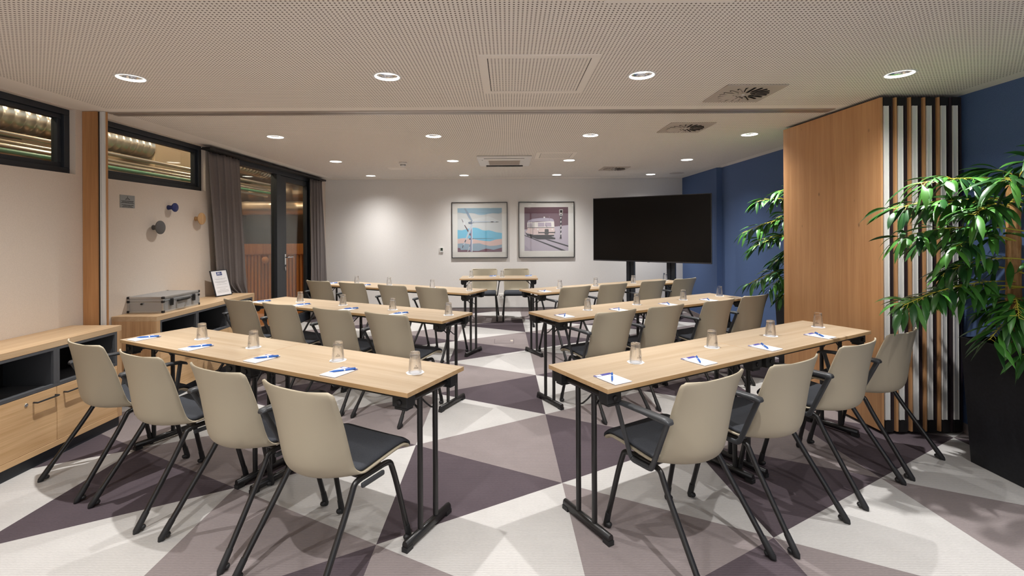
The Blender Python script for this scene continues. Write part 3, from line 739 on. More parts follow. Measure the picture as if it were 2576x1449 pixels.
# ------------------------------------------------------------------ back wall: pictures, thermostat, sockets
SX = (-.113 + .93) / (1105 - 345)
def ax(x): return -.93 + (x - 345) * SX if x < 1300 else .303 + (x - 1485) * SX
def az(z, x): return (1.913 if x < 1300 else 1.915) - (z - 221) * SX
def picture(name, label, rect_, art, cols, layers):
    x0, x1, z0, z1 = rect_
    t = thing(name, label, 'picture', ((x0 + x1) / 2, YB, (z0 + z1) / 2), 0, 'framed prints on the back wall')
    inv = Matrix.Translation((-(x0 + x1) / 2, -YB, -(z0 + z1) / 2))
    def put(b, n, m, **k):
        o = b.build(n, m, t, **k); o.matrix_parent_inverse = inv; return o
    b = MB(); f = .012
    for q in ((x0, x1, z0, z0 + f), (x0, x1, z1 - f, z1), (x0, x0 + f, z0 + f, z1 - f), (x1 - f, x1, z0 + f, z1 - f)): b.box(q[0], q[1], YB - .030, YB - .001, q[2], q[3])
    put(b, 'frame', M['bezel'])
    b = MB(); b.box(x0 + f, x1 - f, YB - .010, YB - .002, z0 + f, z1 - f); put(b, 'mat_board', mat('mat_board_white', (238, 236, 230), .8))
    b = MB(); ms = []
    for k, (c, poly) in enumerate(layers):
        if c not in ms: ms.append(c)
        y = YB - .0105 - .00025 * k
        b.add([(ax(p[0]), y, az(p[1], p[0])) for p in poly], [tuple(range(len(poly)))[::-1]], ms.index(c))
    put(b, 'print', [mat('print_' + name, c, .75) for c in ms], normals=False)
    b = MB(); b.box(x0 + f, x1 - f, YB - .024, YB - .022, z0 + f, z1 - f); put(b, 'glass', M['pglass'])
def circ(cx_, cy_, r, n=16): return [(cx_ + r * math.cos(2 * PI * k / n), cy_ + r * math.sin(2 * PI * k / n)) for k in range(n)]
def wave(top, bot): return top + bot[::-1]
w0 = [(345, 300), (400, 305), (480, 318), (540, 308), (600, 310), (640, 318), (690, 338), (740, 346), (800, 342), (870, 325), (950, 312), (1050, 320), (1105, 300)]
w1 = [(345, 598), (420, 605), (500, 585), (580, 562), (640, 560), (700, 570), (760, 600), (820, 612), (880, 605), (940, 620), (1000, 640), (1105, 655)]
w2 = [(345, 752), (430, 740), (500, 740), (640, 760), (740, 780), (820, 790), (900, 795), (1000, 765), (1105, 752)]
w3_ = [(345, 835), (400, 828), (480, 830), (560, 845), (640, 832), (720, 828), (800, 855), (900, 875), (1000, 870), (1105, 850)]
w4 = [(345, 903), (390, 912), (400, 943), (480, 940), (560, 945), (620, 958), (700, 960), (760, 940), (830, 920), (880, 925), (960, 942), (1040, 920), (1105, 905)]
wm = [(345, 420), (450, 400), (560, 430), (680, 400), (800, 370), (880, 365), (960, 400), (1040, 440), (1105, 450)]
T = [((214, 218, 218), [(345, 225), (1105, 225), (1105, 975), (345, 975)]),
     ((156, 188, 206), wave([(345, 225), (1105, 225)], w0)),
     ((206, 208, 206), wave(w0, wm)),
     ((120, 196, 226), wave(w1, w2)), ((222, 192, 184), wave(w2, w3_)), ((150, 172, 188), wave(w3_, w4)), ((118, 78, 92), wave(w4, [(345, 975), (1105, 975)])),
     ((100, 76, 84), [(410, 405), (425, 420), (475, 520), (575, 670), (575, 705), (550, 690), (460, 520), (430, 450)]),
     ((232, 232, 232), [(440, 468), (458, 462), (474, 510), (458, 516)]),
     ((92, 80, 90), [(541, 745), (575, 738), (610, 742), (610, 760), (545, 768)]),
     ((120, 118, 122), [(610, 745), (760, 744), (960, 746), (960, 749), (760, 750), (610, 751)]),
     ((200, 202, 206), [(563, 820), (572, 830), (524, 972), (512, 972)]), ((84, 70, 80), [(566, 832), (572, 838), (552, 890), (544, 885)]),
     ((140, 142, 170), [(574, 480), (592, 480), (590, 972), (560, 972), (566, 800)]), ((226, 230, 236), [(592, 480), (600, 480), (600, 972), (586, 972)]),
     ((196, 206, 216), [(596, 488), (612, 500), (560, 640), (470, 830), (432, 912), (422, 908), (470, 780), (570, 520)]),
     ((72, 66, 76), [(478, 765), (492, 770), (478, 812), (462, 808)]), ((72, 66, 76), [(434, 860), (450, 862), (432, 912), (422, 908)]),
     ((146, 164, 182), [(455, 228), (482, 228), (520, 280), (604, 442), (588, 456), (530, 380), (490, 300)]),
     ((190, 200, 210), [(620, 452), (700, 444), (820, 450), (920, 455), (1050, 460), (1050, 467), (920, 468), (620, 472)]),
     ((60, 58, 64), [(915, 455), (962, 455), (962, 468), (915, 468)]), ((60, 58, 64), [(1005, 457), (1050, 462), (1050, 466), (1005, 468)]),
     ((110, 122, 140), [(529, 466), (560, 458), (592, 450), (622, 452), (622, 474), (580, 490), (545, 492), (530, 484)]), ((206, 212, 218), circ(606, 462, 12))]
picture('wind_turbine_print', 'framed wind turbine print, left one of the two on the back wall', (-1.038, -.010, .989, 2.017), None, None, T)
D_ = (64, 60, 60)
K = [((112, 82, 92), [(1485, 217), (2235, 217), (2235, 965), (1485, 965)]),
     ((190, 180, 192), [(1485, 598), (1700, 585), (2000, 552), (2235, 525), (2235, 965), (1485, 965)]), ((176, 165, 180), [(1485, 860), (1560, 930), (1640, 965), (1485, 965)]),
     (D_, [(1485, 692), (1600, 738), (2195, 962), (2110, 962), (1600, 752), (1485, 706)]), (D_, [(1840, 768), (1910, 775), (2235, 876), (2235, 900), (1880, 786)]),
     (D_, [(1492, 640), (1536, 672), (1660, 690), (1992, 690), (1992, 714), (1940, 722), (2012, 742), (2012, 768), (1710, 770), (1680, 760), (1625, 738), (1600, 742), (1575, 716), (1535, 712), (1510, 668)]),
     ((226, 204, 200), [(1535, 572), (2000, 572), (2003, 640), (1990, 692), (1640, 690), (1500, 648), (1535, 600)]),
     ((236, 230, 224), [(1532, 478), (1992, 458), (2000, 572), (1532, 572)]),
     ((180, 170, 186), [(1533, 482), (1545, 450), (1620, 418), (1740, 404), (1850, 400), (1955, 412), (1984, 432), (1992, 462), (1700, 458)]),
     ((182, 168, 182), [(1716, 482), (1824, 480), (1828, 550), (1718, 552)]), ((182, 168, 182), [(1838, 480), (1940, 482), (1948, 550), (1838, 550)]),
     (D_, [(1532, 564), (1996, 562), (1996, 570), (1532, 572)]), (D_, [(1625, 462), (1631, 462), (1631, 690), (1625, 688)]), (D_, [(1648, 470), (1653, 470), (1653, 600), (1648, 600)]),
     (D_, [(1838, 508), (1842, 508), (1876, 562), (1870, 564)]), (D_, [(1724, 645), (2010, 643), (2010, 660), (1724, 662)]), (D_, [(1722, 625), (1728, 625), (1728, 668), (1722, 668)]), (D_, [(2004, 625), (2010, 625), (2010, 668), (2004, 668)]),
     ((84, 80, 78), [(1832, 598), (1840, 592), (1888, 592), (1898, 600), (1900, 672), (1890, 686), (1840, 686), (1828, 674)]),
     ((240, 236, 232), circ(1713, 598, 14)), ((240, 236, 232), circ(1962, 598, 14)), ((240, 236, 232), circ(1825, 392, 13)), ((176, 168, 180), [(1821, 404), (1828, 404), (1828, 430), (1821, 430)]), ((150, 130, 146), [(1908, 372), (1915, 372), (1915, 446), (1908, 446)]),
     ((200, 196, 194), [(2080, 262), (2090, 255), (2138, 255), (2146, 262), (2142, 352), (2132, 362), (2090, 362), (2082, 352)]), ((38, 36, 36), [(2094, 270), (2136, 270), (2132, 350), (2094, 350)]), ((236, 232, 228), circ(2112, 325, 13)),
     ((40, 36, 38), [(2094, 362), (2126, 362), (2114, 722), (2098, 722)]), ((40, 36, 38), [(2098, 712), (2114, 712), (2122, 756), (2084, 758)])]
for k in range(4): K.append((( 176, 166, 180), [(1546 + k * 20, 492 - k * 2), (1558 + k * 20, 491 - k * 2), (1558 + k * 20, 556), (1546 + k * 20, 557)]))
for k in range(5): K.append(((232, 230, 226), [(2101, 392 + k * 68), (2117, 384 + k * 68), (2115, 412 + k * 68), (2101, 420 + k * 68)]))
picture('train_print', 'framed print of a pink rail bus and a signal, beside the screen', (.195, 1.221, .990, 2.019), None, None, K)

t = thing('thermostat', 'small white thermostat with dark display left of the pictures', 'thermostat', (-1.229, YB, 1.14))
b = MB(); b.box(-.035, .035, -.022, 0, -.042, .046); b.build('housing', M['white'], t, bevel=.003)
b = MB(); b.box(-.016, .026, -.0232, -.022, -.02, .038); b.build('display', mat('display_dark_green', (46, 58, 44), .3), t)
b = MB(); b.lathe([(0, 0), (.011, 0), (.011, .004), (0, .005)], 18, org=(.005, -.022, -.024), mtx=Matrix.Rotation(PI / 2, 4, 'X')); b.build('dial_button', M['paper'], t)
t = thing('wall_socket', 'white double socket box on the back wall behind the front table', 'socket', (-.10, YB, .285))
b = MB(); b.box(-.075, .075, -.045, 0, -.042, .042); b.build('housing', M['white'], t, bevel=.004)
for xx in (-.038, .038):
    b = MB(); b.lathe([(.021, 0), (.021, .003), (0.0, .001)], 18, org=(xx, -.045, 0), mtx=Matrix.Rotation(PI / 2, 4, 'X')); b.build('outlet', M['whitem'], t)

# ------------------------------------------------------------------ television on its stand
pL, pR = Vector((1.480, 8.22, 0)), Vector((3.074, 7.155, 0)); mid = (pL + pR) / 2; ang = math.atan2(pR.y - pL.y, pR.x - pL.x); TW = (pR - pL).length
t = thing('television', 'large black flat screen angled in the back right corner', 'television', (mid.x, mid.y, 0), ang)
b = MB(); b.box(-TW / 2 + .008, TW / 2 - .008, -.002, .0, .985, 2.027); b.build('screen', M['screen'], t)
b = MB()
for q in ((-TW / 2, TW / 2, .965, .985), (-TW / 2, TW / 2, 2.027, 2.038), (-TW / 2, -TW / 2 + .008, .985, 2.027), (TW / 2 - .008, TW / 2, .985, 2.027)): b.box(q[0], q[1], -.006, .03, q[2], q[3])
b.build('bezel', mat('bezel_grey', (70, 70, 74), .35, metal=.4), t)
b = MB(); b.box(-TW / 2 + .01, TW / 2 - .01, 0, .045, .98, 2.03); b.build('rear_cover', M['bezel'], t, bevel=.01)
b = MB(); b.box(-.02, .02, -.008, -.002, .962, .970); b.build('brand_lamp', M['bezel'], t)
t = thing('screen_stand', 'black wheeled stand with two columns carrying the large screen', 'stand', (mid.x, mid.y, 0), ang)
for xx in (-.33, .335):
    b = MB(); b.box(xx - .065, xx - .01, .06, .13, .10, 1.75); b.box(xx + .01, xx + .065, .06, .13, .10, 1.75); b.box(xx - .012, xx + .012, .085, .12, .10, 1.75); b.build('column', M['frame_a'], t)
    b = MB(); b.box(xx - .04, xx + .04, -.30, .62, .07, .12); b.build('foot_bar', M['frame_a'], t, bevel=.004)
    for yy in (-.26, .60):
        b = MB(); b.lathe([(0, -.02), (.033, -.02), (.038, -.012), (.038, .012), (.033, .02), (0, .02)], 20, org=(xx, yy, .038), mtx=Matrix.Rotation(PI / 2, 4, 'Y')); b.build('caster', M['blackp'], t)
b = MB(); b.box(-.39, .39, .07, .12, .30, .36); b.box(-.5, .5, .046, .06, 1.3, 1.36); b.box(-.5, .5, .046, .06, 1.6, 1.66); b.build('cross_bar', M['frame_a'], t)

# ------------------------------------------------------------------ folding tables
TZ = .757; TL, TW_ = 1.2155, .467
def make_table():
    t = thing('folding_table', 'x', 'table')
    b = MB(); b.box(0, TL, 0, TW_, TZ - .0215, TZ); o = b.build('tabletop', [M['top'], M['edge']], t, bevel=.0012, seg=2)
    for p in o.data.polygons:
        if abs(p.normal.z) < .5: p.material_index = 1
    b = MB(); b.box(.07, TL - .07, .028, .040, TZ - .040, TZ - .0215); b.box(.07, TL - .07, TW_ - .040, TW_ - .028, TZ - .040, TZ - .0215); b.build('under_rail', M['black'], t)
    cy_ = TW_ / 2
    for xx, sg in ((.064, 1), (TL - .064, -1)):
        b = MB(); b.tube([(xx, cy_ - .062, .05), (xx, cy_ - .062, TZ - .075)], .0135, 14); b.tube([(xx, cy_ + .062, .05), (xx, cy_ + .062, TZ - .075)], .0135, 14)
        b.tube([(xx, .075, TZ - .066), (xx, TW_ - .075, TZ - .066)], .0165, 14); lg = b.build('leg_frame', M['leg'], t)
        b = MB(); pr = [(-.015, .014), (-.015, .034), (-.011, .046), (0, .051), (.011, .046), (.015, .034), (.015, .014)]
        mm = Matrix(((1, 0, 0, xx), (0, 0, 1, 0), (0, 1, 0, 0), (0, 0, 0, 1)))
        b.prism(pr, cy_ - .178, cy_ + .178, mtx=mm, smooth=True); b.build('foot_rail', M['leg'], lg)
        for yy in (cy_ - .160, cy_ + .160): b = MB(); b.box(xx - .016, xx + .016, yy - .022, yy + .022, 0, .022); b.build('foot_pad', M['blackp'], lg)
        for yy, dd in ((.055, -1), (TW_ - .055, 1)):
            b = MB(); b.box(xx - .045, xx + .042, yy - .030, yy + .030, TZ - .083, TZ - .0215); b.box(xx - .036, xx + .034, yy - .026, yy + .026, TZ - .096, TZ - .083)
            hb = b.build('hinge_block', M['blackp'], t, bevel=.004)
            b = MB(); b.lathe([(0, 0), (.013, 0), (.013, .006), (.010, .009), (0, .009)], 18, org=(xx + .002 * sg, yy + .030 * dd, TZ - .058), mtx=Matrix.Rotation(-PI / 2 * dd, 4, 'X')); b.build('knob', M['seal'], hb)
        b = MB(); z1 = TZ - .165
        b.tube(fil([(xx, cy_ + .062, z1), (xx + sg * .012, cy_ + .045, z1), (xx + sg * .03, cy_ + .02, z1 + .03), (xx + sg * .11, cy_ - .02, TZ - .03)], .012, 4), .0042, 7)
        b.tube(fil([(xx + .0, cy_ - .062, z1 + .02), (xx + sg * .14, cy_ - .062, TZ - .03)], .01), .005, 7)
        b.build('folding_strut', M['leg'], t)
    return t
TPROTO = make_table()
tfirst = [True]
def place(proto, flag, loc, rz, label, group):
    o = proto if flag[0] else copy_tree(proto)
    flag[0] = False
    o.location = loc; o.rotation_euler = (0, 0, rz); relabel(o, label, group); return o
ROWS = {  # inner near corner x,y ; direction of the long side ; perpendicular towards the back wall
 'L1': (-.4487, 2.0970, 2.6737), 'L2': (-.5291, 3.7874, 2.6731), 'L3': (-.4708, 5.4934, 2.6831),
 'R1': (.4450, 2.1349, .5196), 'R2': (.4086, 3.8233, .5134), 'R3': (.3631, 5.4670, .5099)}
RN = {'L1': 'nearest left table row', 'L2': 'middle left table row', 'L3': 'farthest left table row', 'R1': 'nearest right table row', 'R2': 'middle right table row', 'R3': 'farthest right table row'}
def frame(r):
    x, y, th = ROWS[r]; e = Vector((math.cos(th), math.sin(th), 0))
    n = Vector((e.y, -e.x, 0)) if r[0] == 'L' else Vector((-e.y, e.x, 0))
    return Vector((x, y, 0)), e, n
def rowpt(r, a, d, z=0): o, e, n = frame(r); p = o + e * a + n * d; p.z = z; return p
for r in ROWS:
    o_, e, n = frame(r)
    for k in range(2):
        if r[0] == 'R': org = rowpt(r, k * (TL + .003), 0); rz = math.atan2(e.y, e.x)
        else: org = rowpt(r, TL + k * (TL + .003), 0); rz = math.atan2(-e.y, -e.x)
        place(TPROTO, tfirst, org, rz, 'folding table, %s of the %s' % (['aisle half', 'outer wall half'][k], RN[r]), 'folding tables in angled rows')
o = place(TPROTO, tfirst, (-.745, 7.22, 0), 0.0, 'oak topped folding table standing square to the back wall for the speakers', 'folding tables in angled rows')
o.scale = (.985, 1.03, 1)

# ------------------------------------------------------------------ chairs
CP = [(.302, .428), (.292, .444), (.262, .453), (.20, .449), (.12, .440), (.05, .431), (-.03, .425), (-.09, .429), (-.135, .447), (-.160, .480), (-.172, .53), (-.180, .60), (-.188, .68), (-.197, .76), (-.205, .828)]
SP = [(.302, .430), (.293, .447), (.262, .457), (.20, .456), (.12, .449), (.06, .443), (.02, .440), (-.005, .444), (-.028, .462), (-.043, .492), (-.060, .54), (-.082, .61), (-.108, .69), (-.138, .765), (-.165, .828)]
def cr(pts, t):
    n = len(pts) - 1; i = min(int(t * n), n - 1); u = t * n - i
    g = lambda k: pts[max(0, min(n, k))]
    out = []
    for c in range(2):
        p0, p1, p2, p3 = g(i - 1)[c], g(i)[c], g(i + 1)[c], g(i + 2)[c]
        out.append(.5 * (2 * p1 + (p2 - p0) * u + (2 * p0 - 5 * p1 + 4 * p2 - p3) * u * u + (3 * p1 - p0 - 3 * p2 + p3) * u ** 3))
    return out
def hw(t):
    base = .216 if t < .45 else .216 - .012 * math.sin(min(1, (t - .45) / .25) * PI / 2) + max(0, (t - .62) / .38) * .018
    return base
def shell_pt(t, s, lift=0):
    a, b_ = cr(CP, t), cr(SP, t); k = abs(s) ** 2.3
    y = a[0] * (1 - k) + b_[0] * k; z = a[1] * (1 - k) + b_[1] * k
    wdt = hw(t)
    dt = (1 - t) * .85
    if dt < .027: q = .027 - dt; wdt -= .027 - math.sqrt(max(0, .027 ** 2 - q * q))
    dt = t * .85
    if dt < .03: q = .03 - dt; wdt -= .03 - math.sqrt(max(0, .03 ** 2 - q * q))
    return Vector((wdt * s, y, z))
def make_chair():
    t = thing('shell_chair', 'x', 'chair')
    ts = [i / 70 for i in range(71)]
    ts = sorted(set(ts + [.004, .010, .020, .990, .996]))
    ss = [math.sin(k / 12 * PI / 2) if False else k / 12 for k in range(-12, 13)]
    b = MB(); b.grid([[shell_pt(q, s) for s in ss] for q in ts]); b.build('shell', M['shell'], t, solid=.0085, offset=0, normals=False).modifiers[0].use_rim = True
    top = []; q0, q1 = .012, .575
    N = 34
    for i in range(N + 1):
        q = q0 + (q1 - q0) * i / N; row = []
        for k in range(-10, 11):
            s = k / 10 * .955
            p = shell_pt(q, s)
            d = (shell_pt(min(1, q + .01), s) - shell_pt(max(0, q - .01), s)).normalized(); nrm = Vector((1, 0, 0)).cross(d)
            if nrm.z < -.0: nrm = -nrm
            edge = min(1, (1 - abs(k) / 10) * 5 + .35, (N - i) / 2.5 + .3, i / 2 + .5)
            nrm = Vector((0, abs(nrm.y), abs(nrm.z)))
            row.append(p + nrm * (.004 + .011 * edge))
        top.append(row)
    b = MB(); b.grid(top); b.build('seat_pad', M['fabric'], t, solid=.012, offset=-1, normals=False)
    # frame rails and four legs
    for sg in (-1, 1):
        x = sg * .196; xr, xfr = sg * .236, sg * .224
        b = MB(); pts = fil([(x, .06, .411), (x, .00, .411), (x * 1.01, -.032, .405), (x * 1.06, -.085, .315), (xr, -.283, .018)], [0, .03, .05, .08, 0], 6)
        rs = [.0128] * len(pts); b.tube(pts, rs, 12); lg = b.build('leg', M['leg'], t)
        g = MB(); p0 = Vector((xr - (xr - x * 1.06) * .19, -.283 + .042, .018 + .063)); p1 = Vector((xr, -.288, .010)); g.tube([p0, (p0 + p1) / 2, p1, (xr + sg * .001, -.300, .0005)], [.0142, .0150, .0155, .004], 12)
        g.lathe([(0, -.012), (.012, -.009), (.016, 0), (.013, .008), (0, .012)], 12, org=(xr, -.262, .018)); g.build('foot_glide', M['blackp'], lg)
        b = MB(); pts = fil([(x, .06, .411), (x, .155, .411), (x * 1.01, .188, .405), (x * 1.05, .212, .325), (xfr, .286, .016)], [0, .03, .045, .06, 0], 6)
        b.tube(pts, .0128, 12); lg = b.build('leg', M['leg'], t)
        g = MB(); g.tube([(xfr - sg * .002, .272, .075), (xfr, .286, .012), (xfr, .290, .0005)], [.0142, .0155, .010], 12); g.lathe([(0, -.012), (.012, -.009), (.016, 0), (.013, .008), (0, .012)], 12, org=(xfr, .268, .018)); g.build('foot_glide', M['blackp'], lg)
    b = MB()
    for yy in (.02, .14): b.tube([(-.196, yy, .409), (.196, yy, .409)], .010, 10)
    b.box(-.10, .10, .01, .15, .405, .420); b.build('seat_frame', M['leg'], t)
    b = MB(); b.box(.204, .220, -.005, .130, .376, .398); b.build('link_bracket', M['arm'], t, bevel=.006)
    # left armrest loop
    b = MB()
    def P(y, z): f = (z - .40) / .26; return (-.224 - .038 * f, y, z)
    loop = fil([P(-.128, .662), P(-.012, .420), P(.005, .405), P(.105, .405), P(.120, .420), P(.172, .655)], [0, .02, .02, .02, .03, 0], 5)
    b.tube(loop, .0135, 8, flat=.62, up=(1, 0, 0)); ar = b.build('armrest', M['arm'], t)
    b = MB(); rows = []
    for i, (y, z, w_, th) in enumerate(((-.146, .668, .016, .006), (-.138, .672, .0225, .011), (-.11, .673, .0235, .013), (.0, .674, .0225, .010), (.12, .672, .021, .009), (.18, .666, .020, .010), (.205, .656, .017, .009), (.212, .650, .010, .005))):
        ring = []
        for k in range(12):
            a = 2 * PI * k / 12; c, s_ = math.cos(a), math.sin(a)
            ring.append((-.262 + w_ * (abs(c) ** .6) * (1 if c >= 0 else -1), y, z + th * (abs(s_) ** .6) * (1 if s_ >= 0 else -1) - .004))
        rows.append(ring + [ring[0]])
    b.grid(rows); b.add(rows[0][:12], [tuple(range(12))]); b.add(rows[-1][:12], [tuple(range(12))[::-1]])
    b.build('arm_pad', M['arm'], ar)
    return t
CPROTO = make_chair(); cfirst = [True]
along = {'L1': (.343, .921, 1.566, 2.164), 'R1': (.379, .957, 1.637, 2.209), 'L2': (.389, .965, 1.632, 2.219), 'R2': (.407, .963, 1.636, 2.223), 'L3': (.409, .978, 1.642, 2.234), 'R3': (.408, .973, 1.658, 2.232)}
perp = {'L1': (-.136, -.115, -.128, -.130), 'R1': (-.099, -.130, -.108, -.099), 'L2': (-.060, -.081, -.077, -.072), 'R2': (-.058, -.077, -.097, -.068), 'L3': (.003, -.006, .003, 0), 'R3': (.016, -.001, .007, -.006)}
seatpos = ['closest to the aisle', 'second from the aisle', 'third from the aisle', 'farthest from the aisle']
def facing(r):
    return {'L1': -28, 'L2': -27, 'L3': -26.5, 'R1': 31.5, 'R2': 30.5, 'R3': 29.8}[r]
for r in ('L1', 'R1', 'L2', 'R2', 'L3', 'R3'):
    for k in range(4):
        place(CPROTO, cfirst, rowpt(r, along[r][k], perp[r][k]), R(facing(r)), 'cream shell chair %s at the %s' % (seatpos[k], RN[r]), 'cream shell chairs in the seminar rows')
for x, s in ((-.41, 'left'), (.137, 'right')):
    place(CPROTO, cfirst, (x, 8.045, 0), PI, 'cream shell chair behind the speakers\' table, %s one of the pair' % s, 'chairs behind the front table')

# ------------------------------------------------------------------ tumblers on paper coasters, notepads with pens
def make_glass():
    t = thing('drinking_glass', 'x', 'glass')
    prof = [(0, .104), (.0225, .104), (.0248, .1015), (.0255, .096), (.0258, .074), (.0275, .070), (.0290, .064), (.0335, .004), (.0340, .0012), (.0328, .0004), (.0318, .0022), (.0270, .063), (.0245, .072), (.0232, .078), (.0225, .088), (0, .090)]
    b = MB(); b.lathe(prof, 36); b.build('glass_body', M['glass'], t)
    b = MB(); a0 = -PI / 2 - .3
    for z, w_, h in ((.030, .34, .0016), (.0265, .42, .0010), (.034, .30, .0012)):
        vs = []
        for k in range(9):
            a = a0 - w_ + 2 * w_ * k / 8; r_ = .0339 - (z / .07) * .0055 + .0006; vs += [(r_ * math.cos(a), r_ * math.sin(a), z), (r_ * math.cos(a), r_ * math.sin(a), z + h)]
        b.add(vs, [(2 * k, 2 * k + 2, 2 * k + 3, 2 * k + 1) for k in range(8)])
    vs = [(.0316 * math.cos(a0 + d), .0316 * math.sin(a0 + d), z) for d, z in ((-.07, .039), (.07, .039), (0, .0435))]; b.add(vs, [(0, 1, 2)])
    b.build('printed_mark', ink, t, normals=False)
    return t
def make_coaster():
    b = MB(); n = 48; ring = []
    for k in range(n):
        a = 2 * PI * k / n; r_ = .0445 + .0016 * math.cos(8 * a); ring.append((r_ * math.cos(a), r_ * math.sin(a)))
    b.prism(ring, 0, .0012); o = b.build('paper_coaster', M['paper']); tag(o, 'x', 'coaster'); return o
def make_pad():
    t = thing('notepad', 'x', 'notepad')
    b = MB(); b.box(-.0525, .0525, -.078, .078, 0, .0015); b.build('backing_card', M['padside'], t)
    b = MB(); b.box(-.0525, .0525, -.078, .078, .0015, .0040); b.build('sheets', M['paper'], t)
    b = MB(); b.box(-.0525, .0525, .054, .0782, .0035, .0046); b.build('header_band', M['padblue'], t)
    b = MB(); b.box(-.044, -.014, .058, .074, .0046, .0050); b.build('logo_patch', M['paper'], t)
    return t
def make_pen():
    t = thing('ballpoint_pen', 'x', 'pen'); mm = Matrix.Rotation(PI / 2, 4, 'Y')
    b = MB(); b.lathe([(0, -.068), (.0012, -.066), (.003, -.056), (.0048, -.045), (.0048, .058), (.004, .062), (0, .063)], 14, mtx=mm, org=(0, 0, .0050)); b.build('barrel', M['pen'], t)
    b = MB(); b.lathe([(0, .062), (.0026, .062), (.0026, .069), (0, .070)], 10, mtx=mm, org=(0, 0, .0050)); b.lathe([(.0049, .004), (.0052, .005), (.0052, .010), (.0049, .011)], 14, mtx=mm, org=(0, 0, .0050)); b.build('button', M['penb'], t)
    b = MB(); b.box(.020, .060, -.0014, .0014, .0100, .0112); b.box(.055, .060, -.0014, .0014, .006, .0112); b.build('clip', M['pen'], t)
    return t
GP, CO, NP, PN = make_glass(), make_coaster(), make_pad(), make_pen()
gf, cf, nf, pf = [True], [True], [True], [True]
galong = {'L1': ((.165, .266), (.698, .263), (1.407, .252), (1.950, .257)), 'R1': ((.433, .263), (1.075, .268), (1.682, .270), (2.265, .266)), 'L2': ((.117, .263), (.741, .275), (1.375, .285), (1.953, .262)), 'R2': ((.502, .261), (1.111, .266), (1.745, .249), (2.321, .250)), 'L3': ((.118, .238), (.710, .30), (1.423, .31), (2.001, .31)), 'R3': ((.473, .269), (1.024, .24), (1.683, .244), (2.329, .272))}
palong = {'L1': ((.515, .097), (1.110, .095), (1.725, .090), (2.322, .092)), 'R1': ((.120, .102), (.739, .098), (1.336, .094), (1.949, .094)), 'L2': ((.539, .115), (1.126, .112), (1.751, .105), (2.325, .090)), 'R2': ((.135, .114), (.741, .111), (1.368, .112), (1.940, .095)), 'L3': ((1.707, .14), (2.300, .13)), 'R3': ((.147, .122),)}
ordn = ['nearest the aisle', 'second from the aisle', 'third from the aisle', 'farthest from the aisle']
for r in ROWS:
    o_, e, n = frame(r); base = math.atan2(e.y, e.x) if r[0] == 'R' else math.atan2(-e.y, -e.x)
    for k, (a, d) in enumerate(galong[r]):
        p = rowpt(r, a, d, TZ)
        place(CO, cf, p, rnd.random() * 6, 'white coaster under the glass %s on the %s' % (ordn[k], RN[r]), 'paper coasters')
        place(GP, gf, p + Vector((0, 0, .0013)), .75 * rnd.uniform(-1, 1), 'upturned glass %s on the %s' % (ordn[k], RN[r]), 'upturned drinking glasses on the tables')
    for k, (a, d) in enumerate(palong[r]):
        kk = k if r != 'L3' else k + 2
        p = rowpt(r, a, d, TZ)
        place(NP, nf, p, base, 'white notepad %s on the %s' % (ordn[kk], RN[r]), 'white notepads on the tables')
        if r[0] == 'L': pa, pb = rowpt(r, a + .028, d - .034), rowpt(r, a - .056 + rnd.uniform(-.01, .01), d + .066)
        else: pa, pb = rowpt(r, a - .040 + rnd.uniform(-.008, .008), d - .050), rowpt(r, a + .052, d + .060)
        c = (pa + pb) / 2; c.z = TZ + .0050
        place(PN, pf, c, math.atan2(pb.y - pa.y, pb.x - pa.x), 'blue pen on the notepad %s of the %s' % (ordn[kk], RN[r]), 'blue pens on the notepads')
for k, (x, y) in enumerate(((-.581, 7.461), (-.094, 7.461))):
    s = ['left', 'right'][k]
    place(CO, cf, (x, y, TZ), 1.0, 'white paper coaster, %s one on the table facing the rows' % s, 'paper coasters')
    place(GP, gf, (x, y, TZ + .0013), .3, 'upturned clear glass, %s one on the table facing the rows' % s, 'upturned drinking glasses on the tables')
for k, (x, y) in enumerate(((-.247, 7.60), (.325, 7.60))):
    s = ['left', 'right'][k]
    place(NP, nf, (x, y, TZ), PI, 'white notepad, %s one on the table facing the rows' % s, 'white notepads on the tables')
    place(PN, pf, (x, y, TZ + .005), R(28), 'blue ballpoint pen, %s one on the table facing the rows' % s, 'blue pens on the notepads')
# floor box in the aisle
t = thing('floor_box', 'rectangular carpeted floor box lid in the middle of the aisle', 'floor box', (-.06, 6.38, 0))
b = MB(); b.box(-.13, .13, -.13, .13, .0, .0012); b.build('seam', M['c_dark'], t)
b = MB(); b.box(-.126, .126, -.126, .126, .0012, .0018); b.build('lid', M['c_mauve'], t)
b = MB(); b.box(.085, .12, -.03, .04, .0018, .0035); b.build('cable_flap', M['vent'], t)

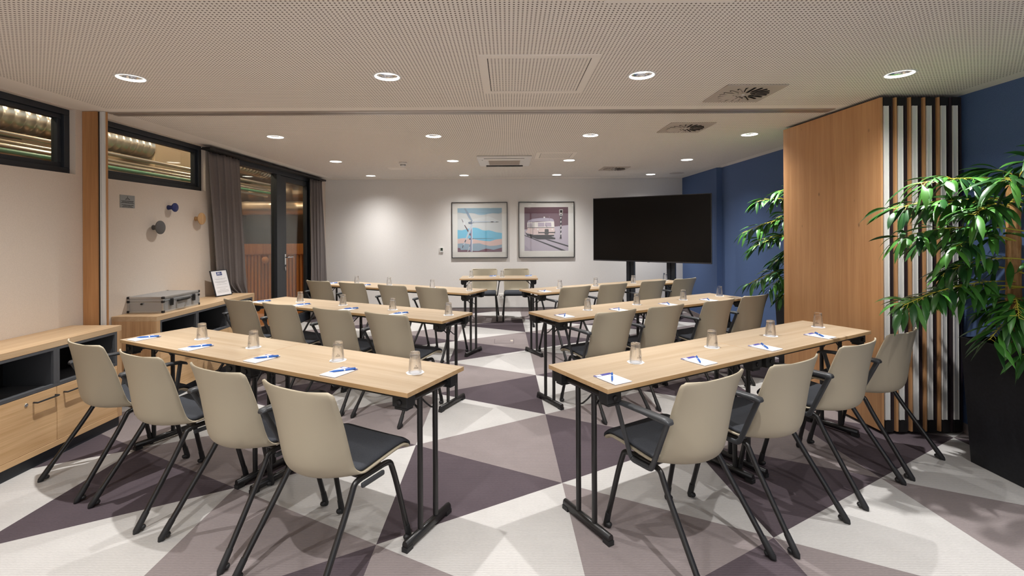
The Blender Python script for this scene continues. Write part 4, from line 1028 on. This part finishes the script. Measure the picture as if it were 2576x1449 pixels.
# ------------------------------------------------------------------ potted bamboo plants
def leaf(b, p, d, L, W_, droop):
    d = d.normalized(); side = d.cross(Vector((0, 0, 1)))
    if side.length < .1: side = Vector((1, 0, 0))
    side.normalize(); n = 7; ctr = []; q = p.copy(); dd = d.copy()
    tw = rnd.uniform(-.5, .5)
    for i in range(n):
        ctr.append(q.copy()); q = q + dd * (L / (n - 1)); dd = (dd + Vector((0, 0, -droop / n))).normalized()
    ws = [.12, .62, .95, 1, .82, .48, .02]; base = len(b.v); vs = []
    for i, c in enumerate(ctr):
        t_ = (ctr[min(i + 1, n - 1)] - ctr[max(i - 1, 0)]).normalized(); up = side.cross(t_).normalized(); sd = (side * math.cos(tw) + up * math.sin(tw)); up2 = sd.cross(t_)
        w_ = W_ * ws[i] / 2
        vs += [c - sd * w_ + up2 * w_ * -.25, c, c + sd * w_ + up2 * w_ * -.25]
    fs = []
    for i in range(n - 1): a = i * 3; fs += [(a, a + 1, a + 4, a + 3), (a + 1, a + 2, a + 5, a + 4)]
    b.add(vs, fs, 0, True)
def plant(label, x0, x1, y0, y1, trunks, branches, L=.195, W_=.033, dens=1.15, ymin=0, ymax=99):
    cx_, cy_ = (x0 + x1) / 2, (y0 + y1) / 2
    t = thing('potted_bamboo', label, 'potted plant', (cx_, cy_, 0), 0, 'potted bamboos by the blue wall')
    h = .785; a, c = (x1 - x0) / 2, (y1 - y0) / 2
    b = MB(); k = .84
    lo = [(-a * k, -c * k), (a * k, -c * k), (a * k, c * k), (-a * k, c * k)]; hi = [(-a, -c), (a, -c), (a, c), (-a, c)]; ih = [(-a + .015, -c + .015), (a - .015, -c + .015), (a - .015, c - .015), (-a + .015, c - .015)]
    vs = [(*p, 0) for p in lo] + [(*p, h) for p in hi] + [(*p, h) for p in ih] + [(*p, h - .12) for p in ih]
    fs = [(3, 2, 1, 0)] + [(i, (i + 1) % 4, 4 + (i + 1) % 4, 4 + i) for i in range(4)] + [(4 + i, 4 + (i + 1) % 4, 8 + (i + 1) % 4, 8 + i) for i in range(4)] + [(8 + i, 8 + (i + 1) % 4, 12 + (i + 1) % 4, 12 + i) for i in range(4)] + [(12, 13, 14, 15)]
    b.add(vs, fs); b.build('planter', M['pot'], t, bevel=.004)
    b = MB(); b.box(-a + .016, a - .016, -c + .016, c - .016, h - .119, h - .06); b.build('soil', M['soil'], t)
    inv = Matrix.Translation((-cx_, -cy_, 0))
    for (tx_, ty_, bx, by, top, r_) in trunks:
        b = MB(); pts = []; rs = []; n = max(3, int((top - .70) / .16))
        for i in range(n * 4 + 1):
            f = i / (n * 4); pts.append((bx + (tx_ - bx) * f, by + (ty_ - by) * f, .70 + (top - .70) * f)); rs.append(r_ * (1.06 if i % 4 == 0 else .98) * (1 - .15 * f))
        b.tube(pts, rs, 14); o = b.build('trunk', M['bamboo'], t); o.matrix_parent_inverse = inv
    lf = MB(); tw = MB()
    for (p0, p1, sag) in branches:
        p0, p1 = Vector(p0), Vector(p1); m = (p0 + p1) / 2 + Vector((0, 0, sag)); pts = []
        for i in range(13):
            f = i / 12; pts.append(p0 * (1 - f) ** 2 + m * 2 * f * (1 - f) + p1 * f * f)
        tw.tube(pts, [.0045 - .003 * i / 12 for i in range(13)], 6)
        Lb = (p1 - p0).length; n = int((10 + Lb * 34) * dens)
        for i in range(n):
            f = .22 + .78 * (i + .5) / n; j = min(int(f * 12), 11); u = f * 12 - j; c = pts[j] * (1 - u) + pts[j + 1] * u
            ax_ = (pts[j + 1] - pts[j]).normalized(); sd = ax_.cross(Vector((0, 0, 1))).normalized()
            sgn = 1 if i % 2 else -1
            d = ax_ * rnd.uniform(.35, 1.0) + sd * sgn * rnd.uniform(.15, .95) + Vector((0, 0, rnd.uniform(-.55, .35)))
            d.normalize()
            tip = c + d * rnd.uniform(.01, .045)
            tw.tube([c, tip], .0016, 4)
            for q in range(rnd.choice((1, 1, 2))):
                d2 = (d + Vector((rnd.uniform(-.35, .35), rnd.uniform(-.35, .35), rnd.uniform(-.3, .15)))).normalized()
                l_ = L * rnd.uniform(.65, 1.1)
                if (tip + d2 * l_).x > WR - .05 or (tip + d2 * l_).x > WR - .05 + 0: d2.x = -abs(d2.x)
                e_ = tip + d2 * l_
                if tip.x < 3.24 and ymin < min(tip.y, e_.y) and max(tip.y, e_.y) < ymax: leaf(lf, tip, d2, l_, W_ * rnd.uniform(.75, 1.15), rnd.uniform(.8, 2.2))
    o = tw.build('twigs', M['twig'], t); o.matrix_parent_inverse = inv
    o = lf.build('foliage', M['leaf'], t, normals=False); o.matrix_parent_inverse = inv
    o['kind'] = 'stuff'
    return t
B = []
TC = Vector((3.08, 2.84, 0))
for tip, z0 in (((2.42, 2.80, 1.74), 1.70), ((2.40, 2.95, 1.60), 1.60), ((2.36, 2.86, 1.42), 1.45), ((2.55, 2.72, 1.36), 1.40), ((2.66, 2.9, 1.20), 1.28), ((2.33, 2.80, 1.02), 1.15), ((2.50, 2.98, 1.02), 1.12),
                ((2.74, 2.70, .84), 1.0), ((2.80, 2.60, .98), 1.05), ((2.86, 2.62, .74), .92), ((2.92, 2.58, 1.88), 1.72), ((3.16, 2.70, 1.96), 1.78), ((2.75, 2.62, 1.74), 1.66), ((3.12, 2.5, 1.70), 1.62),
                ((2.95, 2.50, 1.20), 1.22), ((3.16, 2.46, 1.06), 1.10), ((3.0, 3.2, 1.62), 1.6), ((2.75, 3.16, 1.40), 1.4), ((2.95, 3.22, 1.18), 1.2), ((3.14, 3.1, .95), 1.0), ((2.70, 2.95, 1.62), 1.6), ((2.62, 2.66, 1.55), 1.58), ((3.05, 2.52, .86), .95), ((3.18, 3.2, 1.84), 1.75)):
    B.append(((TC.x + rnd.uniform(-.08, .04), TC.y + rnd.uniform(-.06, .06), z0), tip, .10))
plant('tall potted bamboo in a black planter at the right edge of the photo', 2.885, 3.285, 2.63, 3.03, [(3.09, 2.90, 3.09, 2.90, 1.74, .038), (3.17, 2.86, 3.17, 2.86, 1.66, .042), (2.99, 2.83, 3.0, 2.84, 1.40, .012), (3.05, 2.78, 3.06, 2.78, 1.1, .014)], B, ymax=3.37)
B = []
TC = Vector((3.06, 4.86, 0))
for tip, z0 in (((2.52, 4.80, 1.76), 1.72), ((2.42, 4.90, 1.44), 1.60), ((2.45, 4.75, 1.30), 1.42), ((2.55, 4.95, 1.34), 1.40), ((2.46, 4.85, .92), 1.08), ((2.62, 4.75, .90), 1.05), ((2.68, 4.70, 1.86), 1.74), ((2.80, 4.95, 1.60), 1.55), ((2.75, 4.7, 1.22), 1.3), ((2.72, 4.72, .80), .95), ((3.0, 4.66, 1.9), 1.75),
                ((3.1, 4.65, 1.4), 1.45), ((3.1, 5.2, 1.5), 1.5), ((2.9, 5.2, 1.1), 1.2), ((2.9, 4.65, 1.0), 1.1)):
    B.append(((TC.x + rnd.uniform(-.05, .05), TC.y + rnd.uniform(-.05, .05), z0), tip, .10))
plant('potted bamboo further back, half hidden behind the oak partition panel', 2.84, 3.22, 4.68, 5.06, [(3.05, 4.86, 3.05, 4.86, 1.72, .032), (3.12, 4.80, 3.12, 4.8, 1.6, .035)], B, dens=.8, ymin=4.53)
